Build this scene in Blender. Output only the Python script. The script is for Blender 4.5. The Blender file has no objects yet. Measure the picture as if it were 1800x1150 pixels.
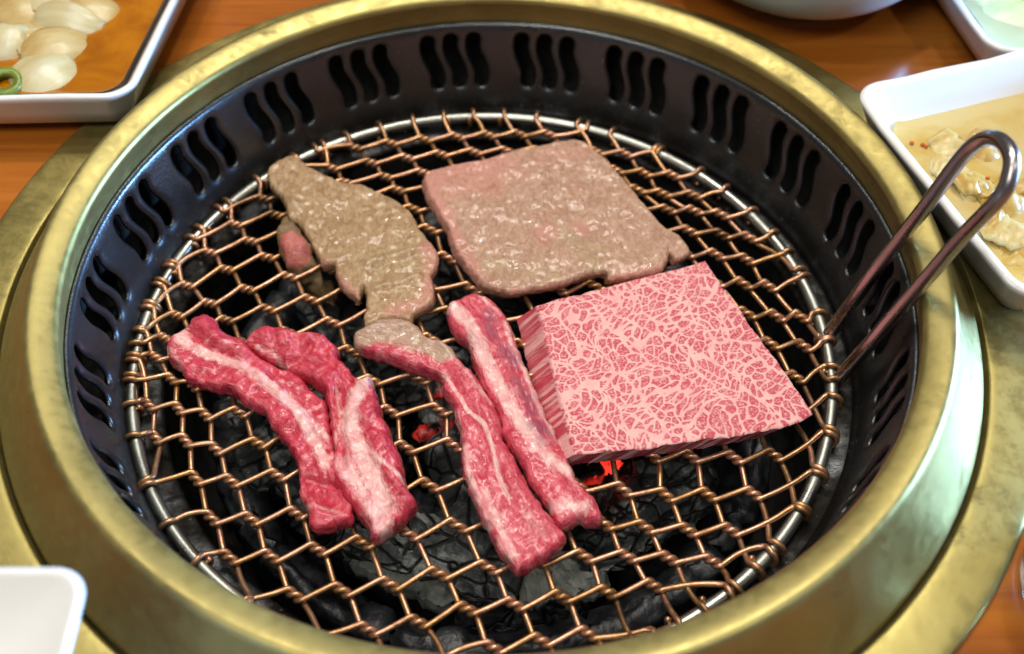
import bpy, bmesh, math, random
import numpy as np
from mathutils import Vector, Matrix, noise
from mathutils.geometry import delaunay_2d_cdt

random.seed(7)
scene = bpy.context.scene
COL = scene.collection

# ------------------------------------------------------------------ camera
PXW, PXH, F = 1800.0, 1150.0, 2000.0
CAM = Vector((0.003085, -0.246555, 0.312375))
AX_R = Vector((0.999965, -0.004033, 0.007280))
AX_U = Vector((-0.001464, 0.775872, 0.630888))
AX_F = Vector((0.008193, 0.630877, -0.775840))
cam_d = bpy.data.cameras.new('camera')
cam = bpy.data.objects.new('camera', cam_d)
COL.objects.link(cam)
cam.matrix_world = Matrix(((AX_R.x, AX_U.x, -AX_F.x, CAM.x), (AX_R.y, AX_U.y, -AX_F.y, CAM.y),
                           (AX_R.z, AX_U.z, -AX_F.z, CAM.z), (0, 0, 0, 1)))
cam_d.sensor_width = 36
cam_d.lens = F / PXW * 36
cam_d.clip_start = 0.01
cam_d.clip_end = 50
cam_d.dof.use_dof = True
cam_d.dof.focus_distance = 0.372
cam_d.dof.aperture_fstop = 8.5
scene.camera = cam

# ------------------------------------------------------------------ light
world = bpy.data.worlds.new('World')
scene.world = world
world.use_nodes = True
bg = world.node_tree.nodes['Background']
bg.inputs[0].default_value = (0.92, 0.90, 0.86, 1)
bg.inputs[1].default_value = 0.14


def area(name, loc, target, sx, sy, power, color):
    d = bpy.data.lights.new(name, 'AREA')
    d.shape = 'RECTANGLE'
    d.size, d.size_y = sx, sy
    d.energy = power
    d.color = color
    o = bpy.data.objects.new(name, d)
    COL.objects.link(o)
    o.location = loc
    o.rotation_euler = (Vector(target) - Vector(loc)).to_track_quat('-Z', 'Y').to_euler()
    return o


area('ceiling_panel', (0.10, 0.55, 1.25), (0, 0, 0), 0.50, 0.30, 9.2, (1.0, 0.94, 0.84))
area('ceiling_panel', (-0.38, -0.70, 1.25), (0, 0, 0), 0.50, 0.40, 7.8, (1.0, 0.95, 0.88))
area('window_light', (1.52, 0.36, 0.26), (-0.12, 0.05, 0.03), 0.55, 0.26, 105, (0.26, 0.53, 1.0))
for _x, _y, _p in ((0.22, 0.20, 2.6), (-0.28, 0.42, 2.6), (0.70, -0.45, 2.4), (-0.12, -0.05, 2.0)):
    area('downlight', (_x, _y, 1.15), (_x * 0.2, _y * 0.2, 0), 0.05, 0.05, _p, (1.0, 0.94, 0.86))

scene.cycles.max_bounces = 6
scene.cycles.diffuse_bounces = 2
scene.cycles.glossy_bounces = 3
scene.cycles.transmission_bounces = 4
scene.cycles.caustics_reflective = False
scene.cycles.caustics_refractive = False

vs = scene.view_settings
vs.view_transform = 'Standard'
vs.look = 'None'
vs.exposure = -0.12
vs.gamma = 1.0
vs.use_curve_mapping = False


# ------------------------------------------------------------------ helpers
def at(px, py, z):
    d = AX_R * ((px - PXW / 2) / F) + AX_U * ((PXH / 2 - py) / F) + AX_F
    return CAM + d * ((z - CAM.z) / d.z)


def link(name, me, mat=None, parent=None, smooth=True):
    o = bpy.data.objects.new(name, me)
    COL.objects.link(o)
    if mat is not None:
        me.materials.clear()
        me.materials.append(mat)
    if smooth:
        me.polygons.foreach_set('use_smooth', [True] * len(me.polygons))
    if parent is not None:
        o.parent = parent
    return o


def mesh(name, verts, faces):
    me = bpy.data.meshes.new(name)
    me.from_pydata([tuple(v) for v in verts], [], faces)
    me.validate()
    me.update()
    return me


def tag(o, label, cat, group=None, kind=None):
    o['label'] = label
    o['category'] = cat
    if group:
        o['group'] = group
    if kind:
        o['kind'] = kind
    return o


def empty(name, loc=(0, 0, 0)):
    o = bpy.data.objects.new(name, None)
    COL.objects.link(o)
    o.location = loc
    o.empty_display_size = 0.02
    return o


def lathe(profile, n=192, closed=False):
    """profile: list of (r, z); revolve about z"""
    V, Fc = [], []
    m = len(profile)
    for k in range(n):
        a = 2 * math.pi * k / n
        c, s = math.cos(a), math.sin(a)
        for r, z in profile:
            V.append((r * c, r * s, z))
    for k in range(n):
        k2 = (k + 1) % n
        for i in range(m - 1):
            Fc.append((k * m + i, k2 * m + i, k2 * m + i + 1, k * m + i + 1))
        if closed:
            Fc.append((k * m + m - 1, k2 * m + m - 1, k2 * m, k * m))
    return V, Fc


def smooth_profile(pts, sub=4):
    """Catmull-Rom through profile points"""
    out = []
    P = [Vector(p).to_3d() if len(p) == 2 else Vector(p) for p in pts]
    n = len(P)
    for i in range(n - 1):
        p0 = P[max(i - 1, 0)]; p1 = P[i]; p2 = P[i + 1]; p3 = P[min(i + 2, n - 1)]
        for k in range(sub):
            t = k / sub
            t2, t3 = t * t, t * t * t
            out.append(0.5 * ((2 * p1) + (p2 - p0) * t + (2 * p0 - 5 * p1 + 4 * p2 - p3) * t2 + (3 * p1 - p0 - 3 * p2 + p3) * t3))
    out.append(P[-1])
    return out


def tube(pts, rad, sides=8, V=None, Fc=None):
    """tube along points (list of Vector); rad float or list"""
    if V is None:
        V, Fc = [], []
    n = len(pts)
    base = len(V)
    up = Vector((0.123, 0.31, 0.94)).normalized()
    prevn = None
    for i, p in enumerate(pts):
        t = (pts[min(i + 1, n - 1)] - pts[max(i - 1, 0)])
        if t.length < 1e-9:
            t = Vector((1, 0, 0))
        t.normalize()
        if prevn is None:
            nn = up - t * up.dot(t)
            if nn.length < 1e-3:
                nn = Vector((1, 0, 0)) - t * t.x
        else:
            nn = prevn - t * prevn.dot(t)
        nn.normalize()
        prevn = nn
        b = t.cross(nn)
        r = rad[i] if isinstance(rad, (list, tuple)) else rad
        for k in range(sides):
            a = 2 * math.pi * k / sides
            V.append(p + nn * (r * math.cos(a)) + b * (r * math.sin(a)))
    for i in range(n - 1):
        for k in range(sides):
            k2 = (k + 1) % sides
            Fc.append((base + i * sides + k, base + i * sides + k2, base + (i + 1) * sides + k2, base + (i + 1) * sides + k))
    Fc.append(tuple(base + k for k in reversed(range(sides))))
    Fc.append(tuple(base + (n - 1) * sides + k for k in range(sides)))
    return V, Fc


def nz(x, y, z, s):
    return noise.noise(Vector((x * s, y * s, z * s)))


def fbm(x, y, z, s, o=3):
    v, a, t = 0, 1, 0
    for k in range(o):
        v += a * noise.noise(Vector((x * s + 7.1 * k, y * s, z * s)))
        t += a
        a *= 0.5
        s *= 2.1
    return v / t


# ------------------------------------------------------------------ materials
class NT:
    def __init__(self, name):
        self.mat = bpy.data.materials.new(name)
        self.mat.use_nodes = True
        self.t = self.mat.node_tree
        self.b = self.t.nodes['Principled BSDF']

    def n(self, typ, **kw):
        nd = self.t.nodes.new(typ)
        for k, v in kw.items():
            if k.startswith('i_'):
                key = k[2:]
                key = int(key) if key.isdigit() else key.replace('_', ' ')
                self.put(nd.inputs[key], v)
            else:
                setattr(nd, k, v)
        return nd

    def put(self, sock, v):
        if isinstance(v, bpy.types.NodeSocket):
            self.t.links.new(v, sock)
        else:
            if sock.type == 'RGBA' and len(v) == 3:
                v = (*v, 1)
            sock.default_value = v

    def set(self, **kw):
        for k, v in kw.items():
            self.put(self.b.inputs[k.replace('_', ' ')], v)

    def obj(self):
        return self.n('ShaderNodeTexCoord').outputs['Object']

    def map(self, vec, scale, rot=(0, 0, 0), loc=(0, 0, 0)):
        return self.n('ShaderNodeMapping', i_Vector=vec, i_Scale=scale, i_Rotation=rot, i_Location=loc).outputs[0]

    def noise(self, vec, scale, detail=4, rough=0.55, dist=0.0):
        return self.n('ShaderNodeTexNoise', i_Vector=vec, i_Scale=scale, i_Detail=detail, i_Roughness=rough, i_Distortion=dist).outputs[0]

    def vor(self, vec, scale, feature='DISTANCE_TO_EDGE', out='Distance', rnd=1.0):
        return self.n('ShaderNodeTexVoronoi', feature=feature, i_Vector=vec, i_Scale=scale, i_Randomness=rnd).outputs[out]

    def ramp(self, fac, stops):
        r = self.n('ShaderNodeValToRGB', i_Fac=fac)
        e = r.color_ramp.elements
        while len(e) < len(stops):
            e.new(0.5)
        for el, (p, c) in zip(e, stops):
            el.position = p
            if isinstance(c, (int, float)):
                c = (c, c, c)
            el.color = (*c, 1)
        return r.outputs[0]

    def mix(self, fac, a, b, mode='MIX'):
        m = self.n('ShaderNodeMix', data_type='RGBA', blend_type=mode)
        self.put(m.inputs[0], fac)
        self.put(m.inputs[6], a)
        self.put(m.inputs[7], b)
        return m.outputs[2]

    def math(self, op, a, b=0.0, c=None):
        m = self.n('ShaderNodeMath', operation=op)
        self.put(m.inputs[0], a)
        self.put(m.inputs[1], b)
        if c is not None:
            self.put(m.inputs[2], c)
        return m.outputs[0]

    def rng(self, v, a, b, c=0.0, d=1.0):
        return self.n('ShaderNodeMapRange', interpolation_type='SMOOTHSTEP', i_0=v, i_1=a, i_2=b, i_3=c, i_4=d).outputs[0]

    def attr(self, name, out='Fac'):
        return self.n('ShaderNodeAttribute', attribute_name=name).outputs[out]

    def bump(self, h, strength=0.3, dist=0.001, normal=None):
        b = self.n('ShaderNodeBump', i_Height=h, i_Strength=strength, i_Distance=dist)
        if normal is not None:
            self.put(b.inputs['Normal'], normal)
        return b.outputs[0]


def m_brass(name, stain=0.35, seed=0.0, rough=0.44, base=(0.375, 0.308, 0.108)):
    m = NT(name)
    o = m.map(m.obj(), (1, 1, 1), loc=(seed, seed * 0.7, 0))
    big = m.noise(o, 28, 5, 0.6, 0.4)
    fine = m.noise(o, 260, 4, 0.6)
    c = m.mix(m.rng(big, 0.35, 0.7), base, tuple(v * 0.80 for v in base))
    st = m.math('MULTIPLY', m.rng(m.noise(o, 60, 6, 0.7, 0.8), 0.52, 0.68), m.rng(big, 0.42, 0.62))
    c = m.mix(m.math('MULTIPLY', st, stain), c, (0.13, 0.105, 0.035))
    m.set(Base_Color=c, Metallic=0.82)
    smg = m.rng(m.noise(o, 45, 6, 0.7, 1.2), 0.5, 0.62, 0.0, 0.10)
    r = m.math('ADD', m.math('ADD', smg, m.rng(fine, 0.3, 0.7, rough - 0.08, rough + 0.06)), m.math('MULTIPLY', st, 0.15))
    m.set(Roughness=r)
    sp = m.rng(m.vor(o, 260, 'F1'), 0.12, 0.02)
    sx = m.n('ShaderNodeSeparateXYZ', i_0=m.obj())
    rad = m.math('SQRT', m.math('ADD', m.math('MULTIPLY', sx.outputs[0], sx.outputs[0]), m.math('MULTIPLY', sx.outputs[1], sx.outputs[1])))
    ang = m.math('ARCTAN2', sx.outputs[1], sx.outputs[0])
    bv = m.n('ShaderNodeCombineXYZ', i_0=m.math('MULTIPLY', rad, 2600.0), i_1=m.math('MULTIPLY', ang, 5.0), i_2=m.math('MULTIPLY', sx.outputs[2], 2600.0)).outputs[0]
    br = m.noise(bv, 1.0, 3, 0.6)
    hh = m.math('ADD', m.noise(o, 90, 3), m.math('ADD', m.math('MULTIPLY', sp, -0.12), m.math('MULTIPLY', br, 0.16)))
    m.set(Normal=m.bump(hh, 0.12, 0.001))
    return m.mat


def m_black_enamel():
    m = NT('black_enamel')
    o = m.obj()
    n1 = m.noise(o, 900, 3, 0.6)
    n2 = m.noise(o, 55, 5, 0.65)
    z = m.n('ShaderNodeSeparateXYZ', i_0=o).outputs[2]
    soot = m.math('MULTIPLY', m.rng(z, 0.013, 0.001), m.rng(n2, 0.25, 0.6))
    c = m.mix(soot, (0.088, 0.094, 0.100), (0.018, 0.015, 0.012))
    speck = m.rng(m.noise(o, 520, 2, 0.5), 0.68, 0.74)
    c = m.mix(m.math('MULTIPLY', speck, 0.5), c, (0.25, 0.24, 0.22))
    m.set(Base_Color=c, Roughness=m.math('ADD', m.rng(n2, 0.3, 0.7, 0.27, 0.35), m.math('MULTIPLY', soot, 0.4)))
    m.set(Metallic=0.92)
    m.set(Normal=m.bump(m.math('ADD', n1, m.math('MULTIPLY', n2, 0.6)), 0.35, 0.0004))
    return m.mat


def m_soot():
    m = NT('sooty_iron')
    o = m.obj()
    n = m.noise(o, 120, 6, 0.65)
    c = m.mix(m.rng(n, 0.4, 0.75), (0.003, 0.003, 0.003), (0.012, 0.011, 0.010))
    speck = m.rng(m.noise(o, 700, 2, 0.5), 0.72, 0.8)
    c = m.mix(m.math('MULTIPLY', speck, 0.4), c, (0.3, 0.29, 0.27))
    m.set(Base_Color=c, Roughness=0.6)
    m.set(Normal=m.bump(n, 0.5, 0.002))
    return m.mat


def m_steel(name, base=(0.42, 0.42, 0.38), rough=0.28, tint=None):
    m = NT(name)
    o = m.obj()
    n = m.noise(o, 45, 4, 0.6)
    c = m.mix(m.rng(n, 0.5, 0.8, 0, .6), base, tint or tuple(v * 0.45 for v in base))
    m.set(Base_Color=c, Metallic=1.0, Roughness=m.rng(n, 0.3, 0.7, rough - 0.06, rough + 0.14))
    m.set(Normal=m.bump(m.noise(o, 300, 3), 0.05, 0.0005))
    return m.mat


def m_wire():
    m = NT('copper_wire')
    o = m.obj()
    n = m.noise(o, 55, 4, 0.6)
    f = m.noise(o, 420, 4, 0.6)
    c = m.mix(m.rng(n, 0.35, 0.65), (0.58, 0.315, 0.205), (0.48, 0.26, 0.11))
    c = m.mix(m.rng(f, 0.55, 0.8), c, (0.22, 0.115, 0.055))
    c = m.mix(m.math('MULTIPLY', m.rng(m.noise(o, 26, 5, 0.65), 0.55, 0.68), 0.75), c, (0.10, 0.055, 0.03))
    m.set(Base_Color=c, Metallic=0.85, Roughness=m.rng(f, 0.3, 0.7, 0.3, 0.46))
    m.set(Normal=m.bump(f, 0.12, 0.0004))
    return m.mat


def m_coal():
    m = NT('charcoal')
    o = m.n('ShaderNodeTexCoord').outputs['Object']
    g = m.n('ShaderNodeTexCoord').outputs['Generated']
    inf = m.n('ShaderNodeObjectInfo').outputs['Random']
    lo = m.n('ShaderNodeCombineXYZ', i_0=inf, i_1=m.math('MULTIPLY', inf, 3.7), i_2=0.0).outputs[0]
    p = m.n('ShaderNodeVectorMath', operation='ADD', i_0=o, i_1=lo).outputs[0]
    st = m.map(p, (60, 420, 420))
    grain = m.noise(st, 1.0, 5, 0.65)
    big = m.noise(p, 70, 5, 0.6)
    crack = m.rng(m.vor(m.map(p, (75, 130, 130)), 1.0), 0.0, 0.09)
    ash = m.math('MULTIPLY', m.rng(big, 0.48, 0.60), m.rng(grain, 0.35, 0.65))
    c = m.mix(ash, (0.024, 0.027, 0.029), (0.30, 0.32, 0.30))
    c = m.mix(m.rng(crack, 0.0, 1.0), (0.006, 0.006, 0.006), c)
    m.set(Base_Color=c, Roughness=m.rng(grain, 0.3, 0.7, 0.38, 0.75))
    h = m.math('ADD', m.math('MULTIPLY', grain, 0.6), crack)
    m.set(Normal=m.bump(h, 0.8, 0.0015))
    em = m.math('MULTIPLY', m.attr('ember'), m.rng(m.noise(p, 160, 3, 0.6), 0.32, 0.6))
    m.set(Emission_Color=(1.0, 0.035, 0.02), Emission_Strength=m.math('MULTIPLY', em, 3.0))
    return m.mat


def m_ash():
    m = NT('ash_crust')
    o = m.obj()
    n = m.noise(o, 90, 5, 0.6)
    c = m.mix(m.rng(n, 0.3, 0.7), (0.30, 0.32, 0.28), (0.15, 0.16, 0.145))
    pit = m.rng(m.vor(o, 420, 'F1'), 0.24, 0.16)
    pit = m.math('MULTIPLY', pit, m.rng(m.noise(o, 200, 2), 0.5, 0.6))
    c = m.mix(pit, c, (0.02, 0.02, 0.02))
    m.set(Base_Color=c, Roughness=0.85)
    m.set(Normal=m.bump(m.math('ADD', n, m.math('MULTIPLY', pit, -1.0)), 0.5, 0.001))
    return m.mat


def m_wood():
    m = NT('varnished_wood')
    o = m.obj()
    o1 = m.map(o, (3.0, 34, 34), rot=(0, 0, 0.06))
    g1 = m.noise(o1, 1.0, 7, 0.6, 0.7)
    o2 = m.map(o, (9, 190, 190), rot=(0, 0, 0.06))
    g2 = m.noise(o2, 1.0, 4, 0.6)
    c = m.ramp(g1, [(0.28, (0.17, 0.042, 0.007)), (0.45, (0.36, 0.105, 0.012)), (0.58, (0.43, 0.14, 0.017)), (0.75, (0.30, 0.08, 0.01))])
    c = m.mix(m.rng(g2, 0.5, 0.75, 0, 0.5), c, (0.16, 0.035, 0.005))
    m.set(Base_Color=c, Roughness=m.rng(m.noise(o, 40, 4), 0.3, 0.7, 0.12, 0.24), Coat_Weight=0.3, Coat_Roughness=0.08)
    m.set(Normal=m.bump(m.noise(o, 30, 2), 0.03, 0.002))
    return m.mat


def m_china(name='white_porcelain', c=(0.77, 0.77, 0.755)):
    m = NT(name)
    o = m.obj()
    n = m.noise(o, 60, 3)
    m.set(Base_Color=m.mix(n, c, tuple(v * 0.94 for v in c)), Roughness=0.22, Specular_IOR_Level=0.4)
    m.set(Normal=m.bump(m.noise(o, 55, 2), 0.12, 0.002))
    return m.mat


def m_liquid(name, c, c2):
    m = NT(name)
    o = m.obj()
    n = m.noise(o, 45, 4, 0.6, 0.5)
    m.set(Base_Color=m.mix(m.rng(n, 0.35, 0.7), c, c2), Roughness=0.05, Specular_IOR_Level=0.6, Subsurface_Weight=0.1, Subsurface_Scale=0.003)
    m.set(Normal=m.bump(m.noise(o, 60, 2), 0.05, 0.001))
    return m.mat


def m_veg(name, c, c2, sss=0.3, streak=(30, 240, 240)):
    m = NT(name)
    o = m.obj()
    n = m.noise(m.map(o, streak), 1.0, 4, 0.6)
    n2 = m.noise(o, 90, 4)
    col = m.mix(m.rng(n, 0.35, 0.7), c, c2)
    col = m.mix(m.rng(n2, 0.5, 0.8, 0, 0.5), col, tuple(v * 0.8 for v in c2))
    m.set(Base_Color=col, Roughness=0.34, Subsurface_Weight=sss, Subsurface_Radius=(1, 0.8, 0.4), Subsurface_Scale=0.002)
    m.set(Normal=m.bump(m.math('ADD', n, n2), 0.25, 0.001))
    return m.mat


def m_raw(name, red=(0.60, 0.040, 0.080), dark=(0.46, 0.014, 0.040), fatc=(0.85, 0.52, 0.49), streak=0.5):
    """raw beef: attributes fat, sear, purp, flow (u along, v across, z) in mm"""
    m = NT(name)
    fl = m.attr('flow', 'Vector')
    o = m.obj()
    fib = m.noise(m.map(fl, (0.17, 0.62, 0.5)), 1.0, 4, 0.6, 0.9)
    fib2 = m.noise(m.map(fl, (0.6, 1.7, 1.5)), 1.0, 4, 0.6, 0.8)
    blot = m.noise(fl, 0.22, 4, 0.6, 0.4)
    c = m.mix(m.rng(blot, 0.38, 0.62), dark, red)
    pink = (0.74, 0.20, 0.23)
    c = m.mix(m.math('MULTIPLY', m.rng(fib, 0.48, 0.66), streak), c, pink)
    c = m.mix(m.math('MULTIPLY', m.rng(fib2, 0.58, 0.76), 0.32 * streak), c, (0.80, 0.42, 0.40))
    fat = m.math('ADD', m.attr('fat'), m.math('MULTIPLY', m.math('SUBTRACT', fib, 0.5), 0.9))
    fat = m.math('ADD', fat, m.math('MULTIPLY', m.math('SUBTRACT', fib2, 0.5), 0.5))
    fm = m.rng(fat, 0.22, 0.78)
    fcol = m.mix(m.rng(blot, 0.4, 0.65), fatc, (0.78, 0.33, 0.34))
    c = m.mix(fm, c, fcol)
    pu = m.math('MULTIPLY', m.attr('purp'), m.rng(fib2, 0.35, 0.55))
    c = m.mix(pu, c, (0.26, 0.075, 0.125))
    se = m.rng(m.math('ADD', m.attr('sear'), m.math('MULTIPLY', m.math('SUBTRACT', fib, 0.5), 0.8)), 0.4, 0.65)
    scol = m.mix(m.rng(fib2, 0.35, 0.65), (0.40, 0.29, 0.19), (0.52, 0.30, 0.23))
    c = m.mix(se, c, scol)
    m.set(Base_Color=c, Roughness=m.rng(fib2, 0.3, 0.7, 0.22, 0.36), Specular_IOR_Level=0.5, Coat_Weight=0.4, Coat_Roughness=0.16)
    m.set(Subsurface_Weight=0.10, Subsurface_Radius=(1.0, 0.35, 0.3), Subsurface_Scale=0.0022)
    fine = m.noise(o, 900, 3, 0.6)
    lum = m.noise(o, 330, 4, 0.6, 0.8)
    h = m.math('ADD', m.math('MULTIPLY', fib, 0.7), m.math('ADD', m.math('MULTIPLY', lum, 0.55), m.math('ADD', m.math('MULTIPLY', fib2, 0.25), m.math('MULTIPLY', fine, 0.25))))
    m.set(Normal=m.bump(h, 0.85, 0.0011))
    return m.mat


def m_wagyu():
    m = NT('marbled_beef')
    o = m.map(m.obj(), (1000, 1000, 1000))
    fine = m.noise(o, 2.2, 3, 0.6)
    blot = m.noise(o, 0.09, 3)
    red = m.rng(m.math('ADD', m.attr('marble'), m.math('MULTIPLY', m.math('SUBTRACT', fine, 0.5), 0.5)), 0.10, 0.90)
    cr = m.mix(m.rng(blot, 0.4, 0.62), (0.53, 0.060, 0.095), (0.60, 0.105, 0.135))
    cr = m.mix(m.rng(fine, 0.5, 0.72, 0, 0.8), cr, (0.44, 0.03, 0.065))
    cf = m.mix(m.rng(m.noise(o, 0.25, 4), 0.35, 0.7), (0.80, 0.455, 0.43), (0.77, 0.375, 0.375))
    c = m.mix(red, cf, cr)
    m.set(Base_Color=c, Roughness=m.rng(fine, 0.3, 0.7, 0.40, 0.54), Specular_IOR_Level=0.4)
    m.set(Subsurface_Weight=0.06, Subsurface_Radius=(1.0, 0.45, 0.4), Subsurface_Scale=0.001)
    h = m.math('ADD', m.math('MULTIPLY', red, -0.5), m.math('MULTIPLY', m.noise(o, 2.4, 3), 0.7))
    m.set(Normal=m.bump(h, 0.35, 0.0007))
    return m.mat


def m_seared(name, pinkness=0.5, b1=(0.34, 0.195, 0.092), b2=(0.52, 0.365, 0.210)):
    m = NT(name)
    o = m.map(m.obj(), (1000, 1000, 1000))
    n1 = m.noise(o, 0.07, 5, 0.6, 0.5)
    n2 = m.noise(m.map(o, (0.45, 0.25, 0.3), rot=(0, 0, 0.5)), 1.0, 5, 0.65, 0.8)
    n3 = m.noise(o, 1.5, 4, 0.7)
    fbr = m.noise(m.map(o, (0.95, 0.42, 0.5), rot=(0, 0, 0.9)), 1.0, 4, 0.65, 0.9)
    c = m.mix(m.rng(n2, 0.35, 0.68), b1, b2)
    c = m.mix(m.rng(n3, 0.5, 0.8, 0, 0.3), c, (0.34, 0.18, 0.10))
    c = m.mix(m.rng(fbr, 0.50, 0.74, 0, 0.5), c, tuple(min(1, v * 1.25) for v in b2))
    c = m.mix(m.rng(fbr, 0.46, 0.30, 0, 0.6), c, tuple(v * 0.62 for v in b1))
    pk = m.math('ADD', m.attr('purp'), m.math('MULTIPLY', m.rng(n1, 0.52, 0.68), 0.45 * pinkness))
    pk = m.rng(m.math('ADD', pk, m.math('MULTIPLY', m.math('SUBTRACT', n2, 0.5), 1.6)), 0.15, 0.95)
    c = m.mix(m.math('MULTIPLY', pk, 0.7), c, m.mix(n3, (0.60, 0.20, 0.175), (0.64, 0.33, 0.26)))
    yl = m.math('MULTIPLY', m.attr('fat'), m.rng(n2, 0.35, 0.6))
    c = m.mix(m.math('MULTIPLY', yl, 0.6), c, (0.40, 0.33, 0.17))
    rs = m.n('ShaderNodeSeparateXYZ', i_0=m.attr('rim', 'Vector')).outputs[2]
    c = m.mix(m.math('MULTIPLY', m.math('MULTIPLY', rs, m.math('SUBTRACT', 1.0, pk)), 0.75), c, m.mix(m.rng(n2, .4, .6), (0.17, 0.075, 0.035), (0.34, 0.17, 0.10)))
    brown = m.math('MULTIPLY', m.rng(n1, 0.54, 0.70), m.rng(n2, 0.42, 0.6))
    c = m.mix(m.math('MULTIPLY', brown, 0.6), c, (0.24, 0.115, 0.045))
    m.set(Base_Color=c, Roughness=m.rng(n1, 0.35, 0.65, 0.20, 0.36), Specular_IOR_Level=0.55, Coat_Weight=0.45, Coat_Roughness=0.12)
    m.set(Subsurface_Weight=0.08, Subsurface_Radius=(1.0, 0.5, 0.3), Subsurface_Scale=0.0018)
    n4 = m.noise(o, 0.95, 4, 0.6, 0.5)
    h = m.math('ADD', m.math('MULTIPLY', n2, 0.5), m.math('ADD', m.math('MULTIPLY', n4, 1.0), m.math('ADD', m.math('MULTIPLY', n3, 0.18), m.math('MULTIPLY', fbr, 0.55))))
    m.set(Normal=m.bump(h, 0.6, 0.0012))
    return m.mat


def m_glass():
    m = NT('clear_glass')
    n = m.noise(m.obj(), 40, 2)
    m.set(Base_Color=m.mix(n, (0.9, 0.95, 0.92), (0.8, 0.9, 0.85)), Roughness=0.04, Transmission_Weight=0.9, IOR=1.45)
    return m.mat


BRASS = m_brass('aged_brass')
BRASS_F = m_brass('stained_brass', 0.75, 3.1, 0.42, (0.39, 0.325, 0.110))
ENAMEL = m_black_enamel()
SOOT = m_soot()
STEEL = m_steel('worn_steel', (0.42, 0.43, 0.39), 0.32)
HANDLE = m_steel('heat_tinted_steel', (0.40, 0.37, 0.37), 0.26, (0.27, 0.16, 0.14))
WIRE = m_wire()
COAL = m_coal()
ASH = m_ash()
WOOD = m_wood()
CHINA = m_china()

# ------------------------------------------------------------------ table (setting)
TZ = 0.0262
V, Fc = [], []
NS = 96
for k in range(NS):
    a = 2 * math.pi * k / NS
    c, s = math.cos(a), math.sin(a)
    q = 0.75 / max(abs(c), abs(s))
    for r in (0.166, 0.18, 0.25, q):
        V.append((r * c, r * s, TZ))
    V.append((q * c, q * s, TZ - 0.03))
for k in range(NS):
    k2 = (k + 1) % NS
    for i in range(4):
        Fc.append((k * 5 + i, k * 5 + i + 1, k2 * 5 + i + 1, k2 * 5 + i))
table = link('table', mesh('table', V, Fc), WOOD, smooth=False)
table['kind'] = 'structure'

# ------------------------------------------------------------------ the grill housing
grill = tag(empty('tabletop_grill'), 'round brass-rimmed charcoal grill sunk into the wooden table', 'grill')

prof = [(0.1352, 0.0350), (0.1349, 0.0400), (0.1340, 0.0445), (0.1336, 0.0462), (0.1341, 0.0475), (0.1352, 0.0484),
        (0.1385, 0.0497), (0.1412, 0.0503), (0.1426, 0.0500), (0.1436, 0.0490), (0.1452, 0.0462), (0.1490, 0.0400), (0.1530, 0.0340),
        (0.1560, 0.0302), (0.1570, 0.0285), (0.1573, 0.0262)]
pr = [(p.x, p.y) for p in smooth_profile(prof, 3)]
V, Fc = lathe(pr, 256)
rim = link('rim', mesh('rim', V, Fc), BRASS, grill)
prof = [(0.1572, 0.0250), (0.1580, 0.0262), (0.1586, 0.0282), (0.1594, 0.0289), (0.1640, 0.0291), (0.1700, 0.0291), (0.1733, 0.0289),
        (0.1743, 0.0283), (0.1747, 0.0272), (0.1747, 0.0263)]
V, Fc = lathe([(p.x, p.y) for p in smooth_profile(prof, 3)], 256)
flange = link('flange', mesh('flange', V, Fc), BRASS_F, grill)

# perforated wall: profile from top to bottom, one sector triangulated with its three wavy slots
WALLP = smooth_profile([(0.1350, 0.0368), (0.1342, 0.0358), (0.1334, 0.0325), (0.1316, 0.0240), (0.1297, 0.0150), (0.1280, 0.0070), (0.1268, 0.0018), (0.1256, -0.0012), (0.1243, -0.0022)], 6)
WALLP = [Vector((p.x, p.y)) for p in WALLP]
WL = [0.0]
for a, b in zip(WALLP, WALLP[1:]):
    WL.append(WL[-1] + (b - a).length)
WTOT = WL[-1]


def wall_at(s):
    s = min(max(s, 0), WTOT)
    for i in range(len(WL) - 1):
        if s <= WL[i + 1]:
            t = (s - WL[i]) / (WL[i + 1] - WL[i])
            p = WALLP[i].lerp(WALLP[i + 1], t)
            d = (WALLP[i + 1] - WALLP[i]).normalized()
            return p, Vector((-d.y, d.x))
    return WALLP[-1], Vector((1, 0))


NG = 22
RW = 0.131
HALF = math.pi / NG * RW


def slot_center(s, c):
    # s in -1..1 bottom..top ; returns (u, w) in m ; w measured down from wall top
    return Vector((c - 0.0017 * math.sin(s * 2.2), 0.0166 - s * 0.0092))


def slot_outline(c, rad):
    left, right = [], []
    n = 18
    for k in range(n + 1):
        s = -1 + 2 * k / n
        p = slot_center(s, c)
        d = (slot_center(s + 0.01, c) - slot_center(s - 0.01, c)).normalized()
        nn = Vector((-d.y, d.x))
        left.append(p + nn * rad)
        right.append(p - nn * rad)
    top = slot_center(1, c); dt = (slot_center(1, c) - slot_center(0.98, c)).normalized(); nt = Vector((-dt.y, dt.x))
    bot = slot_center(-1, c); db = (slot_center(-0.98, c) - slot_center(-1, c)).normalized(); nb = Vector((-db.y, db.x))
    cap_t = [top + nt * (rad * math.cos(a)) + dt * (rad * math.sin(a)) for a in [math.pi * k / 8 for k in range(1, 8)]]
    cap_b = [bot - nb * (rad * math.cos(a)) - db * (rad * math.sin(a)) for a in [math.pi * k / 8 for k in range(1, 8)]]
    return left + cap_t + right[::-1] + cap_b


SR = 0.0029
slots = [-0.0091, 0.0, 0.0091]
pts, edges, loops = [], [], []


def add_loop(lp):
    b = len(pts)
    pts.extend(lp)
    for k in range(len(lp)):
        edges.append((b + k, b + (k + 1) % len(lp)))


spine = {c: [slot_center(-1 + 2 * k / 24, c) for k in range(25)] for c in slots}


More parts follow.
